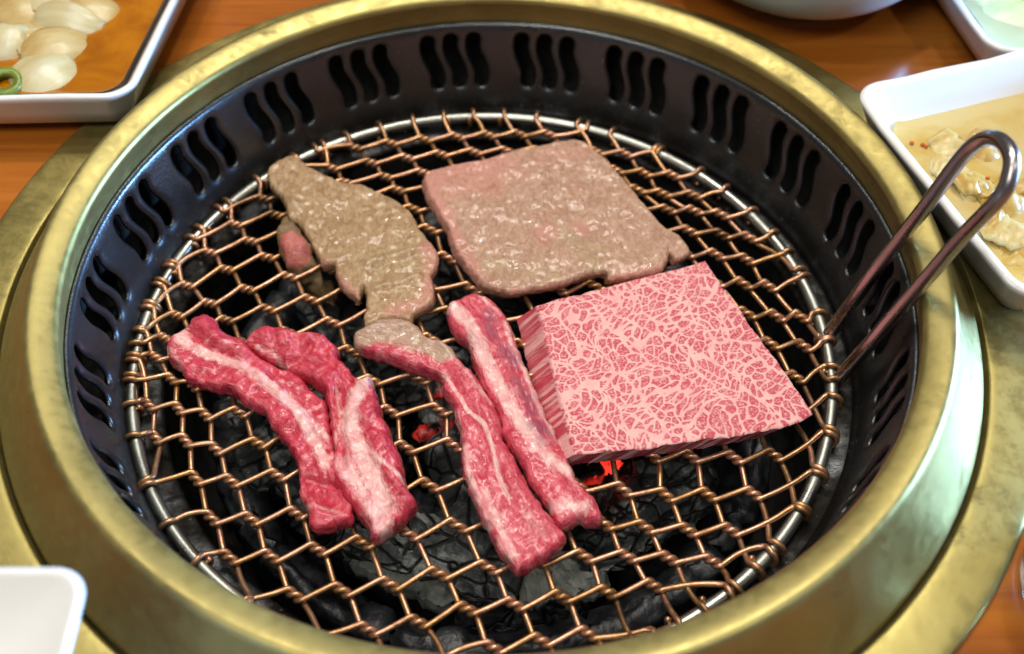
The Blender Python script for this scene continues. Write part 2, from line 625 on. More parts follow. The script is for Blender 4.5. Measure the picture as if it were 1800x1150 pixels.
def slot_dist(p):
    return min((p - q).length for c in slots for q in spine[c]) - SR


nu, nw = 22, 20
outer = [Vector((-HALF + 2 * HALF * k / nu, 0)) for k in range(nu)] + [Vector((HALF, WTOT * k / nw)) for k in range(nw)] + \
        [Vector((HALF - 2 * HALF * k / nu, WTOT)) for k in range(nu)] + [Vector((-HALF, WTOT - WTOT * k / nw)) for k in range(nw)]
add_loop(outer)
for c in slots:
    add_loop(slot_outline(c, SR))
    add_loop(slot_outline(c, SR + 0.0006))
    add_loop(slot_outline(c, SR + 0.0013))
for i in range(1, nu):
    for j in range(1, nw):
        p = Vector((-HALF + 2 * HALF * i / nu, WTOT * j / nw))
        if slot_dist(p) > 0.0019:
            pts.append(p)
r_ = delaunay_2d_cdt(pts, edges, [], 0, 1e-7)
cv, cf = r_[0], r_[2]
keep = []
for f in cf:
    ctr = sum((cv[i] for i in f), Vector((0, 0))) / len(f)
    if slot_dist(ctr) > -0.00005 and abs(ctr.x) <= HALF and 0 <= ctr.y <= WTOT:
        keep.append(f)
bm = bmesh.new()
PH = math.radians(97.2)
for g in range(NG):
    vs_ = []
    for p in cv:
        q, nn = wall_at(p.y)
        d = slot_dist(p)
        off = 0.0011 * math.exp(-max(d, 0) / 0.0005)
        r = q.x + nn.x * 0 + off
        th = PH + 2 * math.pi * g / NG - p.x / RW
        dent = 0.00025 * nz(q.x * math.cos(th), q.x * math.sin(th), q.y, 40)
        r += dent
        vs_.append(bm.verts.new((r * math.cos(th), r * math.sin(th), q.y)))
    for f in keep:
        bm.faces.new([vs_[i] for i in f])
bmesh.ops.delete(bm, geom=[v for v in bm.verts if not v.link_faces], context='VERTS')
bmesh.ops.remove_doubles(bm, verts=bm.verts, dist=2e-5)
bmesh.ops.recalc_face_normals(bm, faces=bm.faces)
me = bpy.data.meshes.new('perforated_wall')
bm.to_mesh(me)
bm.free()
wall = link('perforated_wall', me, ENAMEL, grill)
sm = wall.modifiers.new('thick', 'SOLIDIFY')
sm.thickness = 0.0016
sm.offset = 0
# casing behind the slots, ledge and ash basin below
prof = [(0.1352, 0.0352), (0.1425, 0.034), (0.1430, 0.015), (0.1425, -0.006), (0.125, -0.0075), (0.1185, -0.0070), (0.1172, -0.0085), (0.1175, -0.03), (0.119, -0.07), (0.11, -0.080), (0.0005, -0.082)]
V, Fc = lathe(prof, 128)
casing = link('casing', mesh('casing', V, Fc), SOOT, grill)
prof = smooth_profile([(0.1262, -0.0034), (0.1215, -0.0046), (0.1175, -0.0050), (0.1150, -0.0060), (0.1146, -0.0080), (0.1160, -0.0090)], 3)
V, Fc = lathe([(p.x, p.y) for p in prof], 160)
ledge = link('ledge', mesh('ledge', V, Fc), ENAMEL, grill)

# ------------------------------------------------------------------ fire pot and charcoal
prof = smooth_profile([(0.096, -0.079), (0.1025, -0.060), (0.1035, -0.036), (0.1022, -0.0312), (0.0985, -0.0300), (0.0930, -0.0318), (0.0895, -0.0370), (0.0870, -0.05), (0.082, -0.064), (0.06, -0.070), (0.001, -0.071)], 4)
V, Fc = lathe([(p.x, p.y) for p in prof], 240)
V2 = []
for (x, y, z) in V:
    r = math.hypot(x, y)
    th = math.atan2(y, x)
    if r > 0.07:
        blk = math.floor(th / (2 * math.pi) * 46)
        fr = th / (2 * math.pi) * 46 - blk
        e = min(fr, 1 - fr)
        row = 0.0011 * (noise.noise(Vector((blk * 3.7, 2.0, z * 60))))
        d = -0.0034 * math.exp(-e / 0.06) + 2.2 * row + 0.0022 * fbm(x, y, z, 110, 3)
        top = max(0.0, 1 - abs(z + 0.031) / 0.005)
        rr = r - (d if r < 0.096 else -d) * 1.0
        V2.append((x * rr / r, y * rr / r, z + d * 1.1 * top + 0.0006 * nz(x, y, z, 300)))
    else:
        V2.append((x, y, z))
POT = NT('cast_iron')
o = POT.obj()
n_ = POT.noise(o, 90, 6, 0.65)
POT.set(Base_Color=POT.mix(POT.rng(n_, 0.4, 0.7), (0.007, 0.008, 0.010), (0.030, 0.033, 0.038)), Roughness=0.4)
POT.set(Normal=POT.bump(POT.noise(o, 350, 4), 0.4, 0.0012))
pot = link('fire_pot', mesh('fire_pot', V2, Fc), POT.mat)
tag(pot, 'round black cast-iron fire pot with rough blocky rim below the grate', 'fire pot')


def coal_mesh(L, w, h, seed, ember=0.0, rag=1.0):
    rnd = random.Random(seed)
    ns, nl = 16, 26
    cross = []
    for k in range(ns):
        a = 2 * math.pi * k / ns
        sq = 1 / max(abs(math.cos(a)), abs(math.sin(a)))
        rr = 0.85 * sq + 0.15
        rr *= 1 + rnd.uniform(-0.12, 0.12)
        cross.append((math.cos(a) * rr * w / 2, math.sin(a) * rr * h / 2))
    V, Fc = [], []
    for i in range(nl + 1):
        t = i / nl
        x = (t - 0.5) * L
        end = min(t, 1 - t)
        k = 0.72 + 0.28 * min(1, end / 0.06)
        tw = rnd.uniform(-0.0006, 0.0006)
        for (y, z) in cross:
            step_ = math.floor(3 * noise.noise(Vector((x * 95 + seed * 1.7, y * 60, z * 60))) + 0.5) / 3
            j = 1 + 0.20 * step_ + 0.14 * rag * noise.noise(Vector((x * 60 + seed, y * 120, z * 120))) + 0.10 * rag * noise.noise(Vector((x * 260 + seed, y * 220, z * 220)))
            V.append((x + 0.003 * rag * noise.noise(Vector((seed, y * 200, z * 200))) * (1 if t in (0, 1) else 0.3), y * k * j + tw, z * k * j + tw))
    for i in range(nl):
        for k in range(ns):
            k2 = (k + 1) % ns
            Fc.append((i * ns + k, i * ns + k2, (i + 1) * ns + k2, (i + 1) * ns + k))
    Fc.append(tuple(reversed(range(ns))))
    Fc.append(tuple(nl * ns + k for k in range(ns)))
    me = mesh('charcoal_lump', V, Fc)
    at_ = me.attributes.new('ember', 'FLOAT', 'POINT')
    vals = []
    for v in V:
        e = ember * min(1.0, max(0.0, 0.5 + 1.6 * noise.noise(Vector((v[0] * 45 + seed, v[1] * 70, v[2] * 70)))))
        vals.append(e)
    at_.data.foreach_set('value', vals)
    return me


coals = []
rc = random.Random(21)


def coal(x, y, z, L, w, h, yaw, pitch=0.0, roll=0.0, ember=0.0, mat=None):
    me = coal_mesh(L, w, h, len(coals) * 13 + 5, ember)
    o = link('charcoal_lump', me, mat or COAL, smooth=False)
    o.location = (x, y, z)
    o.rotation_euler = (roll, pitch, yaw)
    coals.append(o)
    return o


# lower bed
for (x, y, yaw) in [(-.05, .03, .4), (.0, .045, 1.2), (.05, .03, -.3), (-.055, -.02, 1.0), (-.01, 0, .1), (.04, -.01, 1.4), (-.03, -.05, -.4), (.03, -.05, .5), (0, -.035, 1.1), (.06, -.03, .2), (-.015, .06, .2), (-.06, .005, -.8), (.066, .01, 1.1), (.01, -.066, .05)]:
    coal(x, y, -0.059 + rc.uniform(-.002, .002), rc.uniform(.045, .062), rc.uniform(.02, .027), rc.uniform(.018, .022), yaw, rc.uniform(-.1, .1), rc.uniform(-.4, .4), 0.0)
# upper lumps, seen through the net
up = [(-.066, -.010, .070, .022, .75, 0, 0), (-.048, -.046, .060, .020, -.6, 0, 0), (-.020, -.060, .064, .022, -.35, 0, 0), (.018, -.052, .060, .021, .12, 0, 0),
      (.050, -.046, .056, .022, .55, 0, 0), (.066, -.008, .060, .022, 1.35, 0, 0), (.030, -.020, .058, .020, .95, .0, 0), (-.012, -.026, .060, .021, 1.75, .0, 0),
      (-.040, .010, .060, .022, .2, 0, 0), (-.022, .046, .058, .022, .9, 0, 0), (.018, .040, .060, .022, -.4, 0, 0), (.052, .030, .056, .022, .5, 0, 0), (.008, .012, .055, .02, 1.2, .0, 0), (-.058, .034, .05, .02, -.9, 0, 0), (.036, .062, .05, .02, .1, 0, 0)]
for (x, y, L, w, yaw, em, ro) in up:
    coal(x, y, -0.040 + rc.uniform(-.003, .003), L, w, w * .9, yaw, rc.uniform(-.14, .14), rc.uniform(-.5, .5), em)
embers = []
for (px, py, L, w, yaw, em) in [(1058, 812, .014, .006, .5, .9), (765, 752, .014, .005, .35, .14), (775, 680, .014, .008, .2, .4), (848, 962, .018, .008, -.1, .25), (1010, 830, .02, .010, .5, .3)]:
    p = at(px, py, -0.032)
    embers.append(coal(p.x, p.y, -0.034, L, w, w, yaw, 0.05, .2, em))
# pale ash-crusted lumps near the front edge of the pot
ash1 = []
for (px, py, L, w, yaw) in [(985, 1000, .030, .017, .25), (1015, 985, .026, .016, .8), (715, 1000, .036, .013, -.45), (640, 605, .034, .016, .2)]:
    p = at(px, py, -0.040)
    ash1.append(coal(p.x, p.y, -0.044, L, w, w * .8, yaw, 0.05, .2, 0, ASH))
for k, o in enumerate(coals):
    tag(o, 'black cracked charcoal lump lying deep in the fire pot', 'charcoal', 'charcoal lumps in the fire pot')
for o, lb in zip(coals[14:29], ('dark charcoal lump seen left of the leftmost raw strip', 'dark charcoal lump seen just below the leftmost raw strip', 'ash-grey charcoal lump below the second raw strip from left', 'ash-grey charcoal lump at the front, below the middle strip tip',
                              'charcoal lump in front of the marbled slab', 'charcoal lump under the right corner of the marbled slab', 'charcoal lump hidden mostly under the marbled slab', 'charcoal lump between the second and third raw strips',
                              'charcoal lump left of the browned end of the middle strip', 'charcoal lump under the browned ragged slice', 'charcoal lump under the seared square slice', 'charcoal lump right of the seared square slice', 'charcoal lump between the seared and marbled pieces',
                              'charcoal lump left of the sagging pink lobe', 'charcoal lump at the back, behind the seared square slice')):
    o['label'] = lb
for o, lb in zip(embers, ('bright red glowing ember under the front edge of the marbled slab', 'dull red ember left of the middle raw strip', 'small red ember below the browned end of the middle strip',
                         'small dull ember beside the lower tip of the middle strip', 'dim ember under the rightmost raw strip')):
    tag(o, lb, 'ember', 'glowing embers')
tag(ash1[0], 'pale grey pitted ash lump below the tip of the middle raw strip', 'charcoal', 'ash-crusted lumps')
tag(ash1[1], 'small pale ash lump showing right of the middle raw strip tip', 'charcoal', 'ash-crusted lumps')
tag(ash1[2], 'narrow pale ash lump near the front rim of the fire pot', 'charcoal', 'ash-crusted lumps')
tag(ash1[3], 'pale ash lump behind the folded raw strip', 'charcoal', 'ash-crusted lumps')

# ------------------------------------------------------------------ the wire grate
grate = tag(empty('grill_grate', (-0.0036, 0, 0)), 'round copper wire net on a steel ring with a tall loop handle', 'grill grate')
RC = Vector((-0.0036, 0, 0))
RR, RT = 0.1200, 0.0022
V, Fc = [], []
NR = 200
for k in range(NR):
    a = 2 * math.pi * k / NR
    for j in range(14):
        b = 2 * math.pi * j / 14
        r = RR + RT * math.cos(b)
        V.append((r * math.cos(a), r * math.sin(a), RT * math.sin(b)))
for k in range(NR):
    for j in range(14):
        Fc.append((k * 14 + j, ((k + 1) % NR) * 14 + j, ((k + 1) % NR) * 14 + (j + 1) % 14, k * 14 + (j + 1) % 14))
link('ring', mesh('ring', V, Fc), STEEL, grate)

LATT = [(1, 0, 861, 999), (1, -1, 805, 922), (1, -2, 757, 851), (1, -3, 713, 786), (1, -4, 688, 720), (1, -5, 656, 667), (1, -6, 618, 616), (1, -7, 588, 564),
        (1, -8, 546, 526), (1, -9, 511, 484), (1, -10, 470, 450), (1, -11, 442, 422), (0, -8, 473, 542), (0, -9, 435, 507), (0, -10, 400, 470), (0, 0, 774, 1007),
        (0, 1, 823, 1065), (0, -1, 718, 938), (2, -3, 795, 781), (2, -4, 776, 719), (2, -5, 740, 667), (3, -6, 758, 593), (2, -12, 485, 376), (-1, -9, 372, 531), (-2, -9, 313, 554),
        (-1, -10, 327, 502), (-1, -8, 396, 559), (-3, -6, 337, 679), (-3, -5, 362, 728), (-2, -5, 421, 724), (-4, -6, 306, 662), (-4, -5, 313, 717), (-4, -4, 327, 771),
        (-3, -4, 376, 792), (-2, -4, 456, 778), (-4, -3, 343, 840), (-3, -3, 405, 844), (-2, -3, 490, 833), (6, -3, 1154, 800), (7, -3, 1216, 800), (8, -3, 1294, 804),
        (-4, -2, 372, 910), (-3, -2, 442, 913), (-2, -2, 522, 903), (5, -2, 1097, 858), (6, -2, 1170, 872), (7, -2, 1245, 868), (-3, -1, 475, 978), (-2, -1, 560, 962),
        (-1, -1, 638, 952), (4, -1, 1066, 920), (5, -1, 1136, 927), (6, -1, 1214, 931), (-1, 0, 687, 1028), (3, 0, 1031, 976), (4, 0, 1104, 978), (5, 0, 1177, 980),
        (-1, 1, 736, 1094), (1, 1, 906, 1063), (2, 1, 990, 1046), (3, 1, 1068, 1042), (4, 1, 1153, 1025),
        (5, -8, 832, 507), (5, -9, 787, 452), (5, -10, 758, 400), (5, -11, 729, 367), (5, -12, 700, 330), (5, -13, 681, 310), (7, -8, 986, 508), (8, -8, 1046, 500),
        (11, -6, 1356, 602), (11, -7, 1318, 550), (12, -7, 1370, 556), (12, -8, 1308, 497), (12, -9, 1263, 445), (13, -8, 1350, 501), (13, -9, 1318, 456), (13, -10, 1272, 412),
        (12, -10, 1211, 404), (12, -11, 1181, 368), (13, -11, 1225, 366), (12, -12, 1122, 332), (12, -13, 1086, 298), (13, -12, 1163, 341), (13, -13, 1137, 303)]
LI = np.array([(a, b) for a, b, _, _ in LATT], float)
LX = np.array([tuple(at(px, py, 0.001).xy) for _, _, px, py in LATT])


def _phi(r2):
    return 0.5 * r2 * np.log(r2 + 1e-12)


_d2 = ((LI[:, None] - LI[None]) ** 2).sum(-1)
_n = len(LI)
_A = np.zeros((_n + 3, _n + 3))
_A[:_n, :_n] = _phi(_d2) + np.eye(_n) * 0.6
_A[:_n, _n:_n + 2] = LI
_A[:_n, _n + 2] = 1
_A[_n:, :_n] = _A[:_n, _n:].T
_W = np.linalg.solve(_A, np.vstack([LX, np.zeros((3, 2))]))


def T(i, j):
    q = np.array([i, j], float)
    w = _phi(((LI - q) ** 2).sum(-1))
    r = w @ _W[:_n] + i * _W[_n] + j * _W[_n + 1] + _W[_n + 2]
    return Vector((r[0], r[1], 0))


WR, HR = 0.00094, 0.00094
nodes = {}
for i in range(-10, 22):
    for j in range(-24, 8):
        p = T(i, j)
        a = (T(i + 1, j) - T(i - 1, j)) / 2
        b = (T(i, j + 1) - T(i, j - 1)) / 2
        if a.cross(b).z > -3e-5:
            continue
        t = a * 0.18 + b * 0.30
        if t.length < 0.0045:
            t = t.normalized() * 0.0045
        if (p - RC).length < RR - 0.0055 and (p - t * .5 - RC).length < RR - 0.004 and (p + t * .5 - RC).length < RR - 0.004:
            if all((p - q[0]).length > 0.0062 for q in nodes.values()):
                nodes[(i, j)] = (p, t)


def ring_hit(p, d):
    """walk from p along d (xy) to the ring centre-line"""
    q = p - RC
    d = Vector((d.x, d.y, 0)).normalized()
    bq = q.x * d.x + q.y * d.y
    cq = q.x ** 2 + q.y ** 2 - RR ** 2
    s = -bq + math.sqrt(max(bq * bq - cq, 0))
    h = p + d * s
    return Vector((h.x, h.y, 0)), s


def wrap(h, entry_side=1, turns=1.2, adv=0.0024, sgn=1):
    q = (h - RC)
    rho = Vector((q.x, q.y, 0)).normalized()
    tau = Vector((-rho.y, rho.x, 0)) * sgn
    out = []
    n = int(14 * turns)
    R = RT + WR
    for k in range(n + 1):
        ps = math.radians(135) - 2 * math.pi * turns * k / n
        out.append(RC + rho * (RR + R * math.cos(ps)) + Vector((0, 0, R * math.sin(ps))) + tau * (adv * turns * k / n) )
    return out


def twist(p, t, kind, turns=1.0, n=12):
    """kind 'x' strand starts on top, 'y' strand starts below"""
    td = t.normalized()
    nn = Vector((-td.y, td.x, 0))
    out = []
    ph0 = math.pi / 2 if kind == 'x' else -math.pi / 2
    m = max(int(n * turns), 6)
    for k in range(m + 1):
        s = k / m
        ph = ph0 - 2 * math.pi * turns * s
        out.append(p + t * (s - 0.5) + nn * (HR * math.cos(ph)) + Vector((0, 0, HR * math.sin(ph))))
    return out


def crom(P, sub):
    if len(P) < 3:
        return P
    return smooth_profile([tuple(p) for p in P], sub)


rw = random.Random(5)


def build_chain(keys, kind):
    """one wire through consecutive twists, both ends hooked round the ring"""
    pts = []
    first, last = keys[0], keys[-1]

    def end_dir(key, sign):
        p, t = nodes[key]
        a = (T(key[0] + 1, key[1]) - T(key[0] - 1, key[1])) / 2
        b = (T(key[0], key[1] + 1) - T(key[0], key[1] - 1)) / 2
        d = ((a if kind == 'x' else b) - t) * sign
        rad = (p - RC).normalized()
        d = d.normalized()
        h, s = ring_hit(p + t * (0.5 * sign), d)
        w = 0.25
        while s > 0.022 and w < 3:
            d2 = (d + rad * w).normalized()
            h, s = ring_hit(p + t * (0.5 * sign), d2)
            w += 0.25
        return h, s
    h0, s0 = end_dir(first, -1)
    h1, s1 = end_dir(last, 1)
    sg = 1 if kind == 'x' else -1
    tn = rw.choice([0.75, 0.75, 1.0, 1.6])
    pts += list(reversed(wrap(h0, 1, tn, 0.0022, sg * rw.choice([-1, 1]))))
    zsag = rw.uniform(-0.0003, 0.0003)
    for n_, key in enumerate(keys):
        p, t = nodes[key]
        tp = twist(p, t, kind, 1.0)
        if n_ > 0:
            a = pts[-1]; b = tp[0]
            pts.append(a.lerp(b, 0.33) + Vector((0, 0, zsag)))
            pts.append(a.lerp(b, 0.67) + Vector((0, 0, zsag)))
        else:
            a = pts[-1]; b = tp[0]
            side = Vector((-(b - a).y, (b - a).x, 0)) * rw.uniform(-0.06, 0.06)
            for q in (0.3, 0.65):
                pts.append(a.lerp(b, q) + side + Vector((0, 0, 0.0003)))
        pts += tp
    w1 = wrap(h1, 1, rw.choice([0.7, 0.75, 1.0]), 0.0022, sg * rw.choice([-1, 1]))
    a = pts[-1]; b = w1[0]
    side = Vector((-(b - a).y, (b - a).x, 0)) * rw.uniform(-0.08, 0.08)
    for q in (0.35, 0.7):
        pts.append(a.lerp(b, q) + side)
    pts += w1
    pts = crom(pts, 2)
    V, Fc = tube([p - RC for p in pts], WR, 8)
    link('wire', mesh('wire', V, Fc), WIRE, grate)


def runs(keys, step):
    left = set(keys)
    out = []
    for k in sorted(keys):
        if k not in left:
            continue
        prev = (k[0] - step[0], k[1] - step[1])
        if prev in left:
            continue
        run = []
        q = k
        while q in left:
            run.append(q)
            left.discard(q)
            q = (q[0] + step[0], q[1] + step[1])
        out.append(run)
    return out


for r in runs(list(nodes), (1, 0)):
    build_chain(r, 'x')
for r in runs(list(nodes), (0, 1)):
    build_chain(r, 'y')

# loop handle welded to the ring
B0, B1 = at(1453, 592, 0), at(1470, 668, 0)
mid = (B0 + B1) / 2
rad = (mid - RC); rad.z = 0; rad.normalize()
dphi = math.radians(75)
dv = rad * math.cos(dphi) + Vector((0, 0, math.sin(dphi)))
tv = (B1 - B0).normalized()
pn = tv.cross(dv).normalized()


def on_handle(px, py):
    d = AX_R * ((px - PXW / 2) / F) + AX_U * ((PXH / 2 - py) / F) + AX_F
    return CAM + d * (pn.dot(B0 - CAM) / pn.dot(d))


hp = [B0 + Vector((0, 0, -0.001))] + [on_handle(*q) for q in [(1535, 480), (1620, 372), (1680, 290), (1708, 258), (1735, 243), (1760, 248), (1777, 272), (1776, 305), (1757, 348), (1690, 418), (1620, 500), (1545, 585)]] + [B1 + Vector((0, 0, -0.001))]
hp = smooth_profile([tuple(p) for p in hp], 6)
V, Fc = tube([p - RC for p in hp], 0.0024, 12)
link('handle', mesh('handle', V, Fc), HANDLE, grate)


# ------------------------------------------------------------------ meat
def resample(P, step):
    n = len(P)
    L = [(P[(i + 1) % n] - P[i]).length for i in range(n)]
    tot = sum(L)
    m = int(tot / step)
    out, i, acc = [], 0, 0.0
    for k in range(m):
        s = tot * k / m
        while acc + L[i] < s:
            acc += L[i]
            i += 1
        out.append(P[i].lerp(P[(i + 1) % n], (s - acc) / L[i]))
    return out


def closed_smooth(P, sub=4, tension=1.0):
    n = len(P)
    out = []
    for i in range(n):
        p0, p1, p2, p3 = P[i - 1], P[i], P[(i + 1) % n], P[(i + 2) % n]
        for k in range(sub):
            t = k / sub
            out.append(0.5 * ((2 * p1) + (p2 - p0) * t * tension + (2 * p0 - 5 * p1 + 4 * p2 - p3) * t * t * tension + (3 * p1 - p0 - 3 * p2 + p3) * t ** 3 * tension)
                       if tension == 1.0 else p1.lerp(p2, t))
    return out


def seg_dist(Q, poly):
    """Q (n,2) numpy, poly (m,2): distance, arc-length, signed side"""
    best = np.full(len(Q), 1e9)
    arc = np.zeros(len(Q))
    sd = np.zeros(len(Q))
    acc = 0.0
    for a, b in zip(poly, poly[1:]):
        d = b - a
        L = np.hypot(*d)
        t = np.clip(((Q - a) @ d) / (L * L + 1e-12), 0, 1)
        c = a + t[:, None] * d
        e = Q - c
        dist = np.hypot(e[:, 0], e[:, 1])
        m = dist < best
        best[m] = dist[m]
        arc[m] = acc + t[m] * L
        sd[m] = (np.sign(d[0] * e[:, 1] - d[1] * e[:, 0]) * dist)[m]
        acc += L
    return best, arc, sd


def inside(Q, poly):
    x, y = Q[:, 0], Q[:, 1]
    c = np.zeros(len(Q), bool)
    n = len(poly)
    for i in range(n):
        x1, y1 = poly[i]
        x2, y2 = poly[(i + 1) % n]
        m = ((y1 > y) != (y2 > y)) & (x < (x2 - x1) * (y - y1) / (y2 - y1 + 1e-15) + x1)
        c ^= m
    return c


def meat(name, outline, z_out, thick, rr, mat, spine=None, veins=(), sears=(), purps=(), ridges=(), bot_shift=(0, 0), zb=0.0008,
         step=0.0007, lump=0.0008, edge_n=0.0005, side=0.42, smooth_out=True, tilt=None, parent=None, crease=0.35):
    """slab with a traced plan: rounded top, noisy relief, attributes that place fat and colour. Lists in photo pixels."""
    W = lambda p: Vector(at(p[0], p[1], z_out).xy)
    P = [W(p) for p in outline]
    if smooth_out:
        P = closed_smooth(P, 4)
    P = resample(P, step)
    n = len(P)
    area2 = sum(P[i].x * P[(i + 1) % n].y - P[(i + 1) % n].x * P[i].y for i in range(n))
    if area2 < 0:
        P.reverse()
    sd0 = sum(map(ord, name)) % 97
    nrm = []
    for i in range(n):
        d = (P[(i + 2) % n] - P[i - 2]).normalized()
        nrm.append(Vector((d.y, -d.x)))
    P = [p + nrm[i] * (edge_n * fbm(p.x, p.y, sd0, 260, 3) * 1.6) for i, p in enumerate(P)]
    poly = np.array([tuple(p) for p in P])
    mn, mx = poly.min(0), poly.max(0)
    gx, gy = np.meshgrid(np.arange(mn[0], mx[0], step), np.arange(mn[1], mx[1], step))
    gx = gx + (np.arange(gx.shape[0])[:, None] % 2) * step / 2
    G = np.c_[gx.ravel(), gy.ravel()]
    G = G[inside(G, poly)]
    clo = np.vstack([poly, poly[:1]])
    dG, _, _ = seg_dist(G, clo)
    G = G[dG > step * 0.55]
    pts = [Vector(p) for p in poly] + [Vector(p) for p in G]
    r = delaunay_2d_cdt(pts, [(i, (i + 1) % n) for i in range(n)], [], 1, 1e-9)
    cv = np.array([tuple(v) for v in r[0]])
    faces = [tuple(f) for f in r[2]]
    orig = r[3]
    bidx = {}
    for vi, lst in enumerate(orig):
        for q in lst:
            if q < n:
                bidx[q] = vi
    d, _, _ = seg_dist(cv, clo)
    prof = np.sqrt(np.clip(1 - (1 - np.clip(d / rr, 0, 1)) ** 2, 0, 1))
    bump = np.zeros(len(cv))
    for (pl, w, h) in ridges:
        q = np.array([tuple(W(p)) for p in pl])
        if len(q) == 1:
            dd = np.hypot(*(cv - q[0]).T)
        else:
            dd, _, _ = seg_dist(cv, q)
        bump += h * np.exp(-(dd / w) ** 2)
    lum = np.array([fbm(x, y, sd0, 75, 4) for x, y in cv])
    fin = np.array([fbm(x, y, sd0 + 3, 420, 2) for x, y in cv])
    rdg = np.array([1 - 2.2 * abs(fbm(x + 0.004 * noise.noise(Vector((x * 90, y * 90, sd0))), y, sd0 + 11, 130, 2)) for x, y in cv])
    lum = lum + crease * (rdg - 0.45)
    top = zb + thick * (side + (1 - side) * prof)
    z = top + (bump + lum * lump * 1.8 + fin * lump * 0.35) * np.clip(0.35 + d / 0.003, 0, 1)
    if tilt is not None:
        z = z + (cv[:, 0] - cv[:, 0].mean()) * tilt[0] + (cv[:, 1] - cv[:, 1].mean()) * tilt[1]
    z = np.maximum(z, zb + 0.001)
    V = [(cv[i, 0], cv[i, 1], z[i]) for i in range(len(cv))]
    rows = [[bidx[i] for i in range(n)]]
    for (ins, fr) in ((0.0, 0.95), (-0.0002, 0.72), (0.0002, 0.40), (0.0010, 0.12), (0.0026, 0.0)):
        row = []
        for i in range(n):
            zz = V[bidx[i]][2]
            k = 1 - fr
            j = 0.0003 * noise.noise(Vector((P[i].x * 500, P[i].y * 500, fr * 4)))
            pp = P[i] - nrm[i] * (ins + j) + Vector(bot_shift) * k
            row.append(len(V))
            V.append((pp.x, pp.y, zb + (zz - zb) * fr))
        rows.append(row)
    for a, b in zip(rows, rows[1:]):
        for i in range(n):
            i2 = (i + 1) % n
            faces.append((a[i2], a[i], b[i], b[i2]))
    faces.append(tuple(reversed(rows[-1])))
    me = bpy.data.meshes.new(name)
    me.from_pydata(V, [], faces)
    me.update()
    Q = np.array([v[:2] for v in V])
    Zs = np.array([v[2] for v in V])

    def field(items):
        out = np.zeros(len(Q))
        for it in items:
            pl, w = it[0], it[1]
            amp = it[2] if len(it) > 2 else 1.0
            q = np.array([tuple(W(p)) for p in pl])
            dd = np.hypot(*(Q - q[0]).T) if len(q) == 1 else seg_dist(Q, q)[0]
            out = np.maximum(out, amp * np.clip(1.0 - dd / (2 * w), 0, 1))
        return out
    for nm, items in (('fat', veins), ('sear', sears), ('purp', purps)):
        a_ = me.attributes.new(nm, 'FLOAT', 'POINT')
        a_.data.foreach_set('value', field(items).astype(np.float32))
    if spine is None:
        fl = np.c_[Q * 1000, Zs * 1000]
    else:
        q = np.array([tuple(W(p)) for p in spine])
        _, arc, sd = seg_dist(Q, q)
        fl = np.c_[arc * 1000, sd * 1000, Zs * 1000]
    fl = fl + sd0 * 3.0
    rim = np.zeros((len(V), 3))
    for ri, row in enumerate(rows):
        for i in range(n):
            rim[row[i]] = (i * step * 1000, ri * 1.0, 0.0 if ri == 0 else 1.0)
    a_ = me.attributes.new('rim', 'FLOAT_VECTOR', 'POINT')
    a_.data.foreach_set('vector', rim.astype(np.float32).ravel())
    a_ = me.attributes.new('flow', 'FLOAT_VECTOR', 'POINT')
    a_.data.foreach_set('vector', fl.astype(np.float32).ravel())
    o = link(name, me, mat, parent)
    return o


RAW = m_raw('raw_beef')
RAW2 = m_raw('raw_beef_pale', red=(0.64, 0.085, 0.125), dark=(0.54, 0.035, 0.070), streak=0.75)
WAGYU = m_wagyu()
SEAR = m_seared('seared_beef', 1.0, (0.41, 0.225, 0.150), (0.58, 0.375, 0.265))
SEAR2 = m_seared('browned_beef', 0.12)


def Z(ox, oy, s, L):
    return [(ox + x / s, oy + y / s) for x, y in L]


